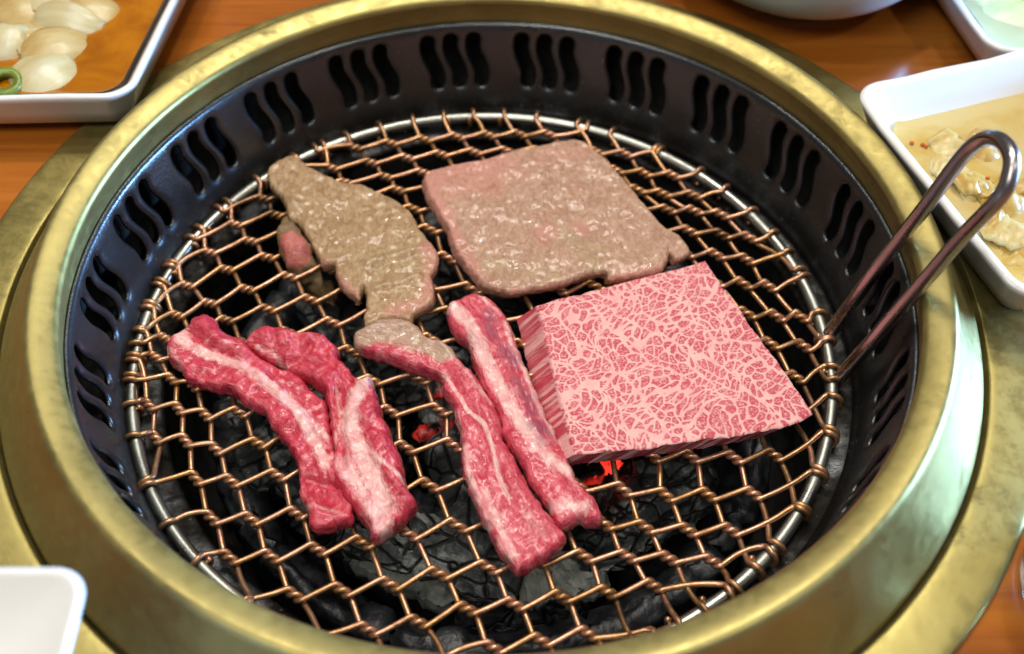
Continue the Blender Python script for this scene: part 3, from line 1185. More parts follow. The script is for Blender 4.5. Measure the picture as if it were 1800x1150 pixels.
# --- marbled slab: a fine quad sheet so the marbling can sit on the vertices
def marble_field(N, mm, seed=4):
    """N x N field in 0..1 (1 = lean) over an mm x mm square: islands parted by fat seams, pale threads inside"""
    rg = np.random.default_rng(seed)
    ax = np.arange(N) / N * mm
    X, Y = np.meshgrid(ax, ax)
    fx = np.fft.fftfreq(N, mm / N)
    FX, FY = np.meshgrid(fx, fx)

    def band(f0, bw, ang=0.0, an=1.0, power=None):
        c, s_ = math.cos(ang), math.sin(ang)
        u, v = (FX * c + FY * s_) * an, (-FX * s_ + FY * c) / an
        r = np.hypot(u, v)
        g = np.exp(-((r - f0) / bw) ** 2) if power is None else 1 / (0.02 + r) ** power
        z = np.fft.ifft2(np.fft.fft2(rg.standard_normal((N, N))) * g).real
        return (z - z.mean()) / z.std()

    wx, wy = band(0, 0.05) * 1.6 + band(0, 0.20) * 0.30, band(0, 0.05) * 1.6 + band(0, 0.20) * 0.30
    U, Vv = X + wx, Y + wy

    def edges(sp, ang, an, jit=0.42):
        c, s_ = math.cos(ang), math.sin(ang)
        P = (U * c + Vv * s_) * an
        Q = (-U * s_ + Vv * c) / an
        lo, hi = min(P.min(), Q.min()) - 2 * sp, max(P.max(), Q.max()) + 2 * sp
        g = np.arange(lo, hi, sp)
        K = len(g)
        jx, jy = rg.uniform(-jit, jit, (K, K)) * sp, rg.uniform(-jit, jit, (K, K)) * sp
        ci, cj = ((P - lo) / sp).round().astype(int), ((Q - lo) / sp).round().astype(int)
        d1 = np.full(P.shape, 1e9); d2 = d1.copy(); idn = np.zeros(P.shape)
        for a in (-2, -1, 0, 1, 2):
            for b in (-2, -1, 0, 1, 2):
                ii, jj = np.clip(ci + a, 0, K - 1), np.clip(cj + b, 0, K - 1)
                dd = np.hypot(P - (lo + ii * sp + jx[ii, jj]), Q - (lo + jj * sp + jy[ii, jj]))
                m1 = dd < d1
                d2 = np.where(m1, d1, np.minimum(d2, dd))
                idn = np.where(m1, jx[ii, jj] * 91.7 + jy[ii, jj] * 37.3, idn)
                d1 = np.where(m1, dd, d1)
        return (d2 - d1) / 2, np.modf(np.abs(idn))[0]
    e1, _ = edges(12.5, 0.55, 1.15)
    e2, rid = edges(3.5, -0.55, 1.22)
    e3, _ = edges(1.6, -0.7, 1.3)
    wl = band(0, 0.09)
    sst = lambda x, a, b: np.clip((x - a) / (b - a), 0, 1) ** 2 * (3 - 2 * np.clip((x - a) / (b - a), 0, 1))
    w2 = 0.19 + 0.07 * wl.clip(-1.4, 2)
    k = sst(e1, 0.30, 0.52) * sst(e2, w2, w2 + 0.20)
    worm = band(0.95, 0.30, -0.7, 1.45)
    thr = -1.25 + 0.85 * rid * sst(e2, 0.4, 1.2)
    inner = sst(worm, thr, thr + 0.5)
    thin = sst(e3, 0.05, 0.17)
    rimz = 1 - sst(e2, w2 + 0.25, w2 + 0.75)
    body = np.maximum(inner * (0.35 + 0.65 * thin), 0.85 * rimz * sst(worm, -1.6, -0.7))
    out = k * (0.12 + 0.88 * body)
    return np.fft.ifft2(np.fft.fft2(out) * np.exp(-2 * (math.pi * 0.11) ** 2 * (FX ** 2 + FY ** 2))).real


def marbled_slab():
    zt, zb = 0.0106, 0.0008
    E = [[(943, 536), (1000, 521), (1060, 507), (1120, 489), (1180, 474), (1240, 458)],          # back
         [(1240, 458), (1264, 493), (1290, 527), (1316, 562), (1342, 598), (1370, 634), (1400, 676), (1432, 720)],  # right
         [(1009, 797), (1070, 793), (1130, 786), (1190, 777), (1247, 769), (1300, 762), (1352, 752), (1405, 738), (1432, 720)],  # front
         [(943, 536), (953, 570), (960, 598), (966, 625), (975, 664), (984, 700), (994, 740), (1009, 797)]]  # left
    n = 330

    def samp(pl):
        P = [Vector(at(x, y, zt).xy) for x, y in pl]
        L = [0.0]
        for a, b in zip(P, P[1:]):
            L.append(L[-1] + (b - a).length)
        t = np.linspace(0, L[-1], n + 1)
        return np.c_[np.interp(t, L, [p.x for p in P]), np.interp(t, L, [p.y for p in P])]
    back, right, front, left = [samp(e) for e in E]
    rn = lambda a, q: np.array([0.0008 * fbm(p[0], p[1], q, 260, 4) * min(1, 6 * i / n, 6 * (n - i) / n) for i, p in enumerate(a)])
    back[:, 1] += rn(back, 1); front[:, 1] += rn(front, 2) * 1.4; left[:, 0] += rn(left, 3); right[:, 0] += rn(right, 4)
    u = np.linspace(0, 1, n + 1)[None, :, None]
    v = np.linspace(0, 1, n + 1)[:, None, None]
    S = (1 - v) * back[None] + v * front[None] + (1 - u) * left[:, None] + u * right[:, None] - ((1 - u) * (1 - v) * back[0] + u * (1 - v) * back[-1] + (1 - u) * v * front[0] + u * v * front[-1])
    # slightly uneven top, sagging towards the right-hand corner
    low = np.zeros((n + 1, n + 1))
    cs = 12
    m_ = n // cs + 2
    g = np.array([[fbm(i * 0.0022, j * 0.0022, 5.0, 60, 3) for j in range(m_)] for i in range(m_)])
    gi, gj = np.meshgrid(np.arange(n + 1) / cs, np.arange(n + 1) / cs, indexing='ij')
    i0, j0 = gi.astype(int), gj.astype(int)
    a, b = gi - i0, gj - j0
    low = (g[i0, j0] * (1 - a) * (1 - b) + g[i0 + 1, j0] * a * (1 - b) + g[i0, j0 + 1] * (1 - a) * b + g[i0 + 1, j0 + 1] * a * b)
    uu, vv_ = u[..., 0] + 0 * v[..., 0], v[..., 0] + 0 * u[..., 0]
    Zs = zt + 0.0022 * low - 0.0022 * (uu * vv_) ** 2
    ed = np.minimum(np.minimum(uu, 1 - uu), np.minimum(vv_, 1 - vv_)) * n
    Zs = Zs - 0.0005 * np.exp(-ed / 1.6)
    top = np.c_[S.reshape(-1, 2), Zs.ravel()]
    NF, MM = 704, 108.0
    fld = marble_field(NF, MM)
    ctr = top[:, :2].mean(0)
    q = ((top[:, :2] - ctr) * 1000 + MM / 2) / MM * NF
    q0 = np.clip(q.astype(int), 0, NF - 2)
    fr = q - q0
    mar = (fld[q0[:, 1], q0[:, 0]] * (1 - fr[:, 0]) * (1 - fr[:, 1]) + fld[q0[:, 1], q0[:, 0] + 1] * fr[:, 0] * (1 - fr[:, 1]) + fld[q0[:, 1] + 1, q0[:, 0]] * (1 - fr[:, 0]) * fr[:, 1] + fld[q0[:, 1] + 1, q0[:, 0] + 1] * fr[:, 0] * fr[:, 1])
    w = n + 1
    V = [tuple(p) for p in top]
    M = list(mar)
    Fc = [(i * w + j, (i + 1) * w + j, (i + 1) * w + j + 1, i * w + j + 1) for i in range(n) for j in range(n)]
    loop = [j for j in range(w)] + [i * w + n for i in range(1, w)] + [n * w + j for j in range(n - 1, -1, -1)] + [i * w for i in range(n - 1, 0, -1)]
    nl = len(loop)
    prev = loop
    strk = [0.5 + 1.5 * noise.noise(Vector((k * 0.105, 0.3, 0))) + 0.7 * noise.noise(Vector((k * 0.31, 7.3, 0))) for k in range(nl)]
    rows = 9
    for r in range(1, rows + 1):
        f = r / rows
        row = []
        for k, t in enumerate(loop):
            x, y, z = V[t]
            jj = 0.00022 * noise.noise(Vector((k * 0.22, f * 3, 2)))
            row.append(len(V))
            V.append((x - 0.0068 * f + jj, y + 0.0014 * f + jj, z + (zb - z) * f))
            sl = strk[(k + int(10 * f)) % nl]
            M.append(min(1, max(0, 0.15 + 0.9 * sl + 0.25 * noise.noise(Vector((k * 0.15, f * 2.2, 9))) - (0.9 if 0.94 < ((k - 2 * n - 0) % nl) / n < 1.12 else 0))))
        for k in range(nl):
            k2 = (k + 1) % nl
            Fc.append((prev[k], prev[k2], row[k2], row[k]))
        prev = row
    Fc.append(tuple(reversed(prev)))
    me = bpy.data.meshes.new('beef_slab')
    me.from_pydata(V, [], Fc)
    me.update()
    me.attributes.new('marble', 'FLOAT', 'POINT').data.foreach_set('value', np.array(M, np.float32))
    bm = bmesh.new(); bm.from_mesh(me)
    bmesh.ops.recalc_face_normals(bm, faces=bm.faces)
    for e in bm.edges:
        if len(e.link_faces) == 2 and e.calc_face_angle(0) > 0.7:
            e.smooth = False
    bm.to_mesh(me); bm.free()
    return link('beef_slab', me, WAGYU)


tag(marbled_slab(), 'thick raw pink beef slab with fine white marbling beside the loop handle', 'beef')

# --- seared square slice
o = meat('seared_beef_slice', [(745, 315), (750, 307), (770, 298), (850, 282), (909, 266), (965, 254), (1007, 247), (1027, 251), (1042, 263), (1069, 285), (1098, 318), (1125, 350), (1149, 380), (1172, 403), (1193, 415), (1211, 436), (1211, 448), (1190, 459), (1182, 450), (1176, 440), (1172, 465), (1157, 477), (1116, 486), (1072, 490), (1066, 480), (1030, 486), (986, 501), (933, 510), (897, 516), (853, 504), (838, 489), (818, 462), (800, 439), (788, 403), (770, 374), (750, 338)],
         0.0066, 0.0070, 0.0011, SEAR, step=0.0006, bot_shift=(-0.0020, 0.001), lump=0.0009, side=0.76,
         purps=[([(765, 310), (860, 290)], .010, 1.0), ([(770, 330), (850, 330)], .007, .8), ([(748, 325), (775, 385), (800, 440), (830, 485)], .0036, 1.4), ([(930, 290), (1010, 275)], .006, .5), ([(1015, 405)], .003, 1.0), ([(960, 415)], .004, .7), ([(900, 515), (1000, 500)], .0012, .6), ([(1080, 490), (1165, 475)], .0016, .8)],
         veins=[([(1000, 415), (1030, 440), (1045, 475)], .004, .9), ([(860, 470), (960, 490)], .004, .7)])
tag(o, 'seared pinkish-brown square beef slice lying at the back of the net', 'beef')

# --- browned irregular slice with its raw pink folded lobe
fold = tag(empty('browned_beef_slice', at(610, 430, 0)), 'browned ragged beef slice with a pink lobe sagging through the net', 'beef')


def reparent(o, root):
    o.parent = root
    o.matrix_parent_inverse = Matrix.Translation(-root.location)


o = meat('slice', [(469, 306), (475, 293), (494, 280), (517, 275), (533, 283), (543, 293), (568, 306), (594, 317), (610, 323), (636, 325), (668, 339), (704, 357), (726, 378), (739, 404), (761, 430), (771, 452), (768, 468), (760, 484), (765, 520), (758, 536), (729, 552), (723, 565), (704, 561), (681, 561), (652, 574), (641, 574), (638, 558), (644, 539), (640, 505), (632, 526), (620, 520), (601, 504), (591, 484), (588, 465), (568, 465), (555, 442), (536, 410), (523, 391), (507, 384), (501, 359), (491, 343), (475, 323)],
         0.0060, 0.0062, 0.0013, SEAR2, lump=0.0010, side=0.7, step=0.0006, spine=[(490, 290), (600, 400), (700, 540)],
         purps=[([(755, 440), (765, 470), (758, 520)], .0035, 1.1), ([(745, 535), (690, 550)], .003, .9), ([(570, 460), (590, 490), (625, 520)], .0018, .8)],
         veins=[([(640, 455), (720, 440)], .003, .7), ([(650, 480), (740, 470)], .004, .6)],
         ridges=[([(645, 468), (700, 452), (745, 440)], .0020, .0014), ([(660, 510), (740, 490)], .0015, .0009), ([(505, 330), (520, 370)], .0015, .0008)])
reparent(o, fold)
LOBE = NT('half_cooked_beef')
ob = LOBE.map(LOBE.obj(), (1000, 1000, 1000))
n1 = LOBE.noise(ob, 0.35, 5, 0.6, 0.6)
pk = LOBE.attr('pink')
c_ = LOBE.mix(LOBE.rng(LOBE.math('ADD', pk, LOBE.math('MULTIPLY', LOBE.math('SUBTRACT', n1, .5), .8)), .35, .65), LOBE.mix(n1, (.15, .10, .045), (.30, .20, .10)), LOBE.mix(n1, (.42, .07, .06), (.52, .20, .16)))
LOBE.set(Base_Color=c_, Roughness=.2, Subsurface_Weight=.15, Subsurface_Radius=(1, .4, .3), Subsurface_Scale=.002)
LOBE.set(Normal=LOBE.bump(LOBE.noise(ob, .8, 4, .6), .7, .001))
sp = [(503, 393, .0050), (508, 410, .0052), (515, 432, .0045), (526, 455, .0018), (540, 476, -.0030), (558, 498, -.0080), (575, 518, -.0125), (586, 532, -.0160)]
rad_ = [.0014, .0040, .0054, .0056, .0050, .0044, .0036, .0014]
C3 = smooth_profile([tuple(at(a, b, c) - fold.location) for a, b, c in sp], 5)
R3 = [v.x for v in smooth_profile([(r, 0) for r in rad_], 5)]
V, Fc = tube(C3, R3, 22)
V = [Vector(v) + Vector((0, 0, 0)) + Vector((fbm(v[0], v[1], v[2], 200, 3), fbm(v[1], v[2], v[0], 200, 3), fbm(v[2], v[0], v[1], 200, 3))) * .0034 for v in V]
me = mesh('folded_lobe', V, Fc)
a_ = me.attributes.new('pink', 'FLOAT', 'POINT')
cc = [(at(512, 428, .008) - fold.location), (at(520, 446, .007) - fold.location)]
a_.data.foreach_set('value', [max(0, 1 - min((Vector(v) - q).length for q in cc) / .0095) * 1.2 for v in V])
o = link('folded_lobe', me, LOBE.mat, fold)
o['label'] = 'half raw pink lobe hanging through the wires'

# --- raw strips
A_ = lambda L: Z(270, 540, 2.739, L)
o = meat('raw_beef_strip', [(292, 613), (301, 595), (325, 580), (336, 564), (354, 555), (376, 560), (390, 580), (405, 591), (431, 600), (445, 618), (474, 640), (522, 660), (547, 686), (573, 712), (580, 744), (591, 796), (612, 850), (622, 900), (613, 916), (562, 931), (544, 920), (542, 898), (527, 869), (526, 839), (522, 814), (504, 777), (482, 755), (467, 726), (427, 704), (405, 686), (343, 671), (310, 642)],
         0.0070, 0.0078, 0.0019, RAW, side=0.70, crease=0.6, edge_n=0.0009, spine=A_([(110, 180), (300, 290), (500, 400), (650, 560), (760, 750), (840, 950)]),
         veins=[(A_([(120, 130), (160, 190), (230, 225), (330, 265), (430, 300), (520, 360), (600, 430), (690, 510), (740, 600), (800, 690), (830, 770)]), .0017, 1.0),
                (A_([(110, 110), (150, 170)]), .0026, 1.0), (A_([(330, 200), (440, 215)]), .0006, .6), (A_([(230, 190), (330, 170)]), .0005, .5),
                (A_([(740, 960), (900, 1000)]), .0012, .55), (A_([(640, 430), (760, 560), (830, 640)]), .0014, .7), (A_([(70, 200), (140, 300)]), .002, .5)],
         ridges=[(A_([(230, 100), (330, 190), (440, 230)]), .0030, .0022), (A_([(400, 260), (600, 400), (740, 600)]), .0022, .0010), (A_([(780, 880), (900, 960)]), .004, -.002), (A_([(730, 830), (880, 870)]), .0012, -.0016), (A_([(170, 130), (330, 240), (470, 300)]), .0012, -.0012)],
         lump=0.0010)
tag(o, 'long raw red beef strip with a white fat seam, leftmost on the net', 'beef')
o = meat('raw_beef_strip', [(431, 609), (438, 595), (460, 578), (489, 577), (522, 586), (558, 589), (580, 597), (593, 613), (595, 628), (613, 646), (626, 666), (637, 673), (650, 668), (658, 682), (675, 734), (690, 770), (708, 817), (714, 854), (732, 883), (715, 909), (683, 931), (653, 945), (646, 923), (624, 898), (599, 861), (588, 843), (584, 817), (588, 790), (580, 752), (577, 715), (569, 686), (547, 668), (526, 657), (507, 652), (489, 634), (453, 622)],
         0.0085, 0.0096, 0.0020, RAW, side=0.68, crease=0.7, edge_n=0.0009, spine=A_([(460, 180), (700, 200), (860, 280), (920, 450), (1000, 650), (1100, 900), (1150, 1080)]),
         veins=[(A_([(1035, 370), (990, 430), (955, 500), (945, 580), (960, 650), (1010, 730), (1060, 840), (1100, 950), (1100, 1060)]), .0026, 1.1),
                (A_([(950, 630), (1040, 720), (1150, 810), (1210, 870)]), .0008, .9), (A_([(900, 760), (1000, 880), (1060, 1000)]), .003, .8),
                (A_([(500, 205), (580, 230), (640, 290)]), .0008, .7), (A_([(880, 400), (900, 560), (870, 680)]), .0010, .6), (A_([(1000, 800), (1150, 980)]), .003, .6), (A_([(860, 480), (900, 520)]), .0008, .5)],
         ridges=[(A_([(1030, 370), (1040, 550), (1120, 750), (1200, 900)]), .0040, .0022), (A_([(900, 430), (900, 600), (900, 780)]), .0018, -.0024), (A_([(500, 150), (650, 160), (800, 180)]), .0030, .0018),
                 (A_([(640, 290), (720, 260), (760, 200)]), .0012, -.0018), (A_([(830, 260), (900, 330), (960, 390)]), .0013, -.0020), (A_([(520, 215), (600, 245), (650, 300)]), .0010, -.0016), (A_([(900, 290), (850, 400)]), .0015, .0012)],
         lump=0.0012)
tag(o, 'bent raw beef strip with a broad white fat face, second from left', 'beef')
C_ = lambda L: Z(600, 500, 2.2125, L)
o = meat('raw_beef_strip', [(620, 593), (627, 584), (650, 575), (668, 566), (690, 562), (718, 568), (740, 581), (754, 597), (794, 615), (812, 640), (835, 658), (853, 690), (871, 717), (885, 753), (885, 776), (903, 803), (925, 848), (948, 884), (975, 920), (995, 945), (984, 961), (957, 984), (912, 1006), (901, 993), (880, 972), (858, 929), (840, 898), (826, 862), (810, 812), (812, 780), (799, 721), (781, 690), (776, 663), (736, 649), (690, 631), (641, 617), (623, 604)],
         0.0075, 0.0086, 0.0020, RAW2, side=0.70, crease=0.45, edge_n=0.0008, spine=C_([(90, 210), (300, 260), (450, 360), (540, 560), (600, 750), (700, 920), (790, 1060)]),
         sears=[(C_([(80, 200), (200, 185), (300, 215), (400, 262)]), .0052, 1.15), (C_([(180, 180), (260, 200)]), .007, 1.0)],
         veins=[(C_([(400, 360), (440, 420), (490, 500), (560, 570), (590, 660), (610, 760), (650, 850)]), .0007, 1.0), (C_([(480, 640), (500, 760), (540, 860), (580, 950)]), .0014, .75),
                (C_([(560, 820), (620, 950), (660, 1060)]), .0022, .7), (C_([(430, 290), (500, 380), (590, 480)]), .0012, .6), (C_([(700, 900), (800, 1000)]), .002, .5), (C_([(440, 480), (470, 600)]), .0012, .5)],
         purps=[], ridges=[(C_([(110, 180), (260, 180), (420, 262)]), .0030, .0016), (C_([(480, 360), (580, 560), (640, 740), (780, 960)]), .0032, .0016), (C_([(600, 620), (640, 640)]), .0015, -.001), (C_([(400, 330), (440, 420)]), .0012, -.001)],
         lump=0.0009)
tag(o, 'long raw beef strip with a browned upper end, third from left', 'beef')
o = meat('raw_beef_strip', [(785, 550), (788, 536), (803, 527), (831, 518), (853, 523), (876, 538), (894, 563), (903, 590), (912, 617), (930, 654), (944, 690), (957, 726), (975, 753), (984, 780), (1002, 816), (1016, 848), (1043, 875), (1057, 898), (1054, 914), (1029, 918), (1018, 912), (984, 927), (975, 916), (957, 880), (934, 848), (912, 807), (885, 767), (876, 730), (844, 672), (830, 631), (826, 608), (803, 586), (790, 568)],
         0.0075, 0.0084, 0.0022, RAW2, side=0.66, crease=0.5, edge_n=0.0008, spine=C_([(470, 80), (580, 220), (650, 400), (740, 580), (830, 740), (930, 900)]),
         veins=[(C_([(425, 95), (500, 170), (540, 270), (590, 360), (650, 470), (700, 550), (760, 640)]), .0021, 1.05), (C_([(640, 150), (660, 240), (720, 360), (780, 500), (840, 610)]), .0013, .8),
                (C_([(760, 620), (830, 700), (900, 760)]), .0022, .85), (C_([(820, 870), (940, 880)]), .0024, .85), (C_([(540, 60), (620, 130)]), .001, .6), (C_([(880, 720), (980, 830)]), .0006, .9)],
         purps=[(C_([(570, 130), (590, 220)]), .0019, 1.0), (C_([(640, 270), (670, 310)]), .0026, 1.0), (C_([(680, 390), (730, 470), (750, 520)]), .0019, .9), (C_([(760, 560), (790, 590)]), .0026, 1.0)],
         ridges=[(C_([(470, 80), (600, 300), (760, 580)]), .0030, .0012), (C_([(860, 720), (960, 860)]), .0028, .0014), (C_([(780, 640), (850, 640)]), .0014, -.0012), (C_([(600, 180), (680, 340), (760, 540)]), .0011, -.0008)],
         lump=0.0009)
tag(o, 'raw beef strip with purple streaks, rightmost, beside the marbled slab', 'beef')


# ------------------------------------------------------------------ dishes
def rrect(hx, hy, rc, n=10):
    out = []
    rc = min(rc, hx * 0.98, hy * 0.98)
    for (sx, sy, a0) in ((1, 1, 0), (-1, 1, 90), (-1, -1, 180), (1, -1, 270)):
        for k in range(n + 1):
            a = math.radians(a0 + 90 * k / n)
            out.append((sx * (hx - rc) + rc * math.cos(a), sy * (hy - rc) + rc * math.sin(a)))
    # fill the straight sides
    res = []
    m = len(out)
    for i in range(m):
        a, b = out[i], out[(i + 1) % m]
        res.append(a)
        L = math.hypot(b[0] - a[0], b[1] - a[1])
        if L > 0.012:
            q = 8
            for k in range(1, q):
                res.append((a[0] + (b[0] - a[0]) * k / q, a[1] + (b[1] - a[1]) * k / q))
    return res


def dish(name, corner, ex, ey, LX_, LY_, zfoot, zrim, rc, label, wav=0.0, seed=0.0, depth=None, flare=0.010, mat=None, wall=0.0032):
    """rounded rectangular dish; corner = rim corner (xy), ex/ey unit vectors along the rim edges"""
    ex = Vector(ex).normalized(); ey = Vector(ey).normalized()
    c = Vector(corner) + ex * (LX_ / 2) + ey * (LY_ / 2)
    h = zrim - zfoot
    zin = zfoot + (depth if depth is not None else 0.005)
    prof = [(flare + 0.010, zfoot + 0.0004), (flare + 0.004, zfoot), (flare + 0.0015, zfoot + 0.0015), (flare * 0.85, zfoot + h * 0.18), (flare * 0.45, zfoot + h * 0.5), (flare * 0.12, zfoot + h * 0.85),
            (0.0, zrim - 0.0012), (0.0004, zrim - 0.0002), (0.0016, zrim + 0.0002), (wall - 0.0006, zrim - 0.0003), (wall + 0.0004, zrim - 0.0016),
            (wall + flare * 0.45, zin + (zrim - zin) * 0.5), (wall + flare * 0.85, zin + (zrim - zin) * 0.18), (wall + flare + 0.004, zin + 0.0006), (wall + flare + 0.012, zin)]
    V, Fc = [], []
    m = None
    for ins, z in prof:
        rr_ = rrect(LX_ / 2 - ins, LY_ / 2 - ins, max(rc - ins * 0.6, 0.003))
        if m is None:
            m = len(rr_)
        base = rr_
        if len(rr_) != m:
            rr_ = rr_[:m] if len(rr_) > m else rr_ + [rr_[-1]] * (m - len(rr_))
        for (x, y) in rr_:
            k = max(0, (z - zfoot) / h)
            w = wav * k * (noise.noise(Vector((x * 45 + seed, y * 45, seed))) + 0.5 * noise.noise(Vector((x * 110, y * 110 + seed, seed))))
            q = c + ex * (x * (1 + w * 6)) + ey * (y * (1 + w * 6))
            V.append((q.x, q.y, z + w))
    n = len(prof)
    for i in range(n - 1):
        for k in range(m):
            k2 = (k + 1) % m
            Fc.append((i * m + k, i * m + k2, (i + 1) * m + k2, (i + 1) * m + k))
    Fc.append(tuple((n - 1) * m + k for k in range(m)))
    Fc.append(tuple(reversed(range(m))))
    me = mesh(name, V, Fc)
    bm = bmesh.new(); bm.from_mesh(me)
    bmesh.ops.recalc_face_normals(bm, faces=bm.faces)
    bm.to_mesh(me); bm.free()
    o = link(name, me, mat or CHINA)
    tag(o, label, 'dish')
    return c, ex, ey, zin


def liquid(name, c, ex, ey, hx, hy, rc, z, mat, label, cat):
    rr_ = rrect(hx, hy, rc)
    V = [(c.x, c.y, z)]
    m = len(rr_)
    for s, dz in ((0.5, 0), (0.9, 0), (0.975, 0.0001), (1.0, 0.0006)):
        for (x, y) in rr_:
            q = c + ex * (x * s) + ey * (y * s)
            V.append((q.x, q.y, z + dz))
    Fc = [(0, 1 + k, 1 + (k + 1) % m) for k in range(m)]
    for i in range(3):
        for k in range(m):
            k2 = (k + 1) % m
            Fc.append((1 + i * m + k, 1 + (i + 1) * m + k, 1 + (i + 1) * m + k2, 1 + i * m + k2))
    o = link(name, mesh(name, V, Fc), mat)
    tag(o, label, cat, kind='stuff')
    return o


def petal(name, loc, R, arc_u, arc_v, thick, rot, mat, label, cat, group, seed=0, taper=0.6, crumple=0.0):
    """curved shell piece (onion petal, pickled leaf)"""
    nu, nv = 16, 14
    V, Fc = [], []
    for side in (0, 1):
        for i in range(nu + 1):
            u = -1 + 2 * i / nu
            for j in range(nv + 1):
                v = -1 + 2 * j / nv
                w = (1 - taper * u * u) * arc_v
                th = u * arc_u
                ph = v * w
                edge = min(1 - abs(u), 1 - abs(v))
                tk = thick * min(1, 0.45 + edge * 3)
                r = R - (tk if side else 0)
                cr = crumple * fbm(u * .02 + seed, v * .02, seed, 70, 3)
                V.append(((r + cr) * math.sin(th), (r + cr) * math.cos(th) * math.sin(ph), (r + cr) * math.cos(th) * math.cos(ph) - R * math.cos(arc_u) * math.cos(arc_v * .5)))
    m = (nu + 1) * (nv + 1)
    for i in range(nu):
        for j in range(nv):
            a = i * (nv + 1) + j
            Fc.append((a, a + nv + 1, a + nv + 2, a + 1))
            Fc.append((m + a, m + a + 1, m + a + nv + 2, m + a + nv + 1))
    def rimq(a, b):
        Fc.append((a, b, m + b, m + a))
    for i in range(nu):
        rimq(i * (nv + 1), (i + 1) * (nv + 1)) if False else Fc.append((i * (nv + 1), m + i * (nv + 1), m + (i + 1) * (nv + 1), (i + 1) * (nv + 1)))
        e = nv
        Fc.append((i * (nv + 1) + e, (i + 1) * (nv + 1) + e, m + (i + 1) * (nv + 1) + e, m + i * (nv + 1) + e))
    for j in range(nv):
        Fc.append((j, j + 1, m + j + 1, m + j))
        e = nu * (nv + 1)
        Fc.append((e + j, m + e + j, m + e + j + 1, e + j + 1))
    me = mesh(name, V, Fc)
    bm = bmesh.new(); bm.from_mesh(me)
    bmesh.ops.recalc_face_normals(bm, faces=bm.faces)
    bm.to_mesh(me); bm.free()
    o = link(name, me, mat)
    o.location = loc
    o.rotation_euler = rot
    tag(o, label, cat, group)
    return o


# soy-sauce dish, upper left
zr = 0.050
k = at(227, 170, zr)
c1, ex1, ey1, zi1 = dish('sauce_dish', k.xy, (-1, -0.03), (0.11, 0.994), 0.115, 0.115, TZ + 0.003, zr, 0.010, 'white square dish of onions in brown sauce, upper left', wav=0.0007, seed=2.0, depth=0.008, flare=0.008)
SOY = m_liquid('soy_sauce', (0.46, 0.165, 0.004), (0.30, 0.09, 0.002))
liquid('soy_sauce', c1, ex1, ey1, 0.0496, 0.0496, 0.008, zi1 + 0.008, SOY, 'amber soy sauce pooled in the upper left dish', 'sauce')
ONION = m_veg('onion', (0.52, 0.40, 0.18), (0.46, 0.31, 0.10), 0.08)
ONION_W = m_veg('onion_white', (0.56, 0.50, 0.30), (0.50, 0.41, 0.19), 0.08)
zl = zi1 + 0.008
on = [((72, 122), .0175, .85, .80, (.15, -.10, .9), ONION_W, 'pale round-backed onion petal nearest the front of the sauce dish'),
      ((95, 78), .0170, .95, .55, (.35, .1, .45), ONION, 'glossy onion petal lying above the front petal in sauce'),
      ((48, 52), .0160, .8, .8, (.1, .35, 1.0), ONION, 'square-cut onion petal left of centre in the sauce dish'),
      ((112, 28), .0190, 1.0, .38, (.5, .0, -.25), ONION_W, 'long curved onion petal with white edge at sauce surface'),
      ((160, 14), .0160, .9, .55, (.2, .2, -.2), ONION, 'onion petal farthest right, dipping into the open sauce'),
      ((6, 78), .0150, .9, .8, (.2, -.7, 1.5), ONION_W, 'white onion petal cut by the left edge of the photo'),
      ((40, 8), .0150, .9, .7, (.2, .1, .3), ONION, 'amber onion petal at the top left corner of the photo'),
      ((85, -8), .0150, .9, .7, (-.2, .1, .1), ONION_W, 'onion petal at the back of the sauce dish'),
      ((-20, 110), .0150, .9, .7, (-.2, .1, .8), ONION, 'onion petal beyond the left edge of the photo')]
for (px, R, au, av, rot, mt, lb) in on[:8]:
    p = at(px[0], px[1], zl + .003)
    petal('onion_petal', (p.x, p.y, zl - .0015), R * 1.1, au * .85, av * .95, .0065, rot, mt, lb, 'onion', 'onion petals in the sauce dish', seed=px[0], taper=.3, crumple=.0012)
PEPPER = m_veg('green_pepper', (0.10, 0.16, 0.012), (0.20, 0.24, 0.04))
p = at(10, 148, zl + .001)
V, Fc = lathe([(0.0035, -0.002), (0.0062, -0.002), (0.0066, 0), (0.0062, 0.002), (0.0035, 0.002)], 28, closed=True)
o = link('pepper_ring', mesh('pepper_ring', V, Fc), PEPPER)
o.location = (p.x, p.y, zl + .0012)
o.rotation_euler = (.2, .1, 0)
tag(o, 'green chilli ring floating at the left photo edge in sauce', 'pepper')

# pickled vegetable dish, right
zr = 0.053
k = at(1497, 160, zr)
cA = at(1790, 522, zr)
e1 = (cA - k).xy.normalized()
e2 = Vector((-e1.y, e1.x))
if e2.x < 0:
    e2 = -e2
k2_ = k.xy - e1 * 0.002
c2, ex2, ey2, zi2 = dish('pickle_dish', k2_, e1, e2, (cA - k).length + 0.004, 0.115, TZ + 0.003, zr, 0.011, 'white wavy-edged dish of yellow pickled cabbage, right edge', wav=0.0016, seed=5.3, depth=0.006, flare=0.011, wall=0.0036)
BRINE = m_liquid('pickle_brine', (0.52, 0.35, 0.09), (0.58, 0.45, 0.20))
liquid('pickle_brine', c2, ex2, ey2, 0.0436, 0.0466, 0.012, zi2 + 0.0058, BRINE, 'pale yellow brine under the pickled cabbage', 'brine')
PICK = m_veg('pickled_cabbage', (0.52, 0.36, 0.10), (0.44, 0.24, 0.03), 0.15)
PICK2 = m_veg('pickled_cabbage_pale', (0.60, 0.48, 0.22), (0.52, 0.36, 0.10), 0.15)
zq = zi2 + 0.0058
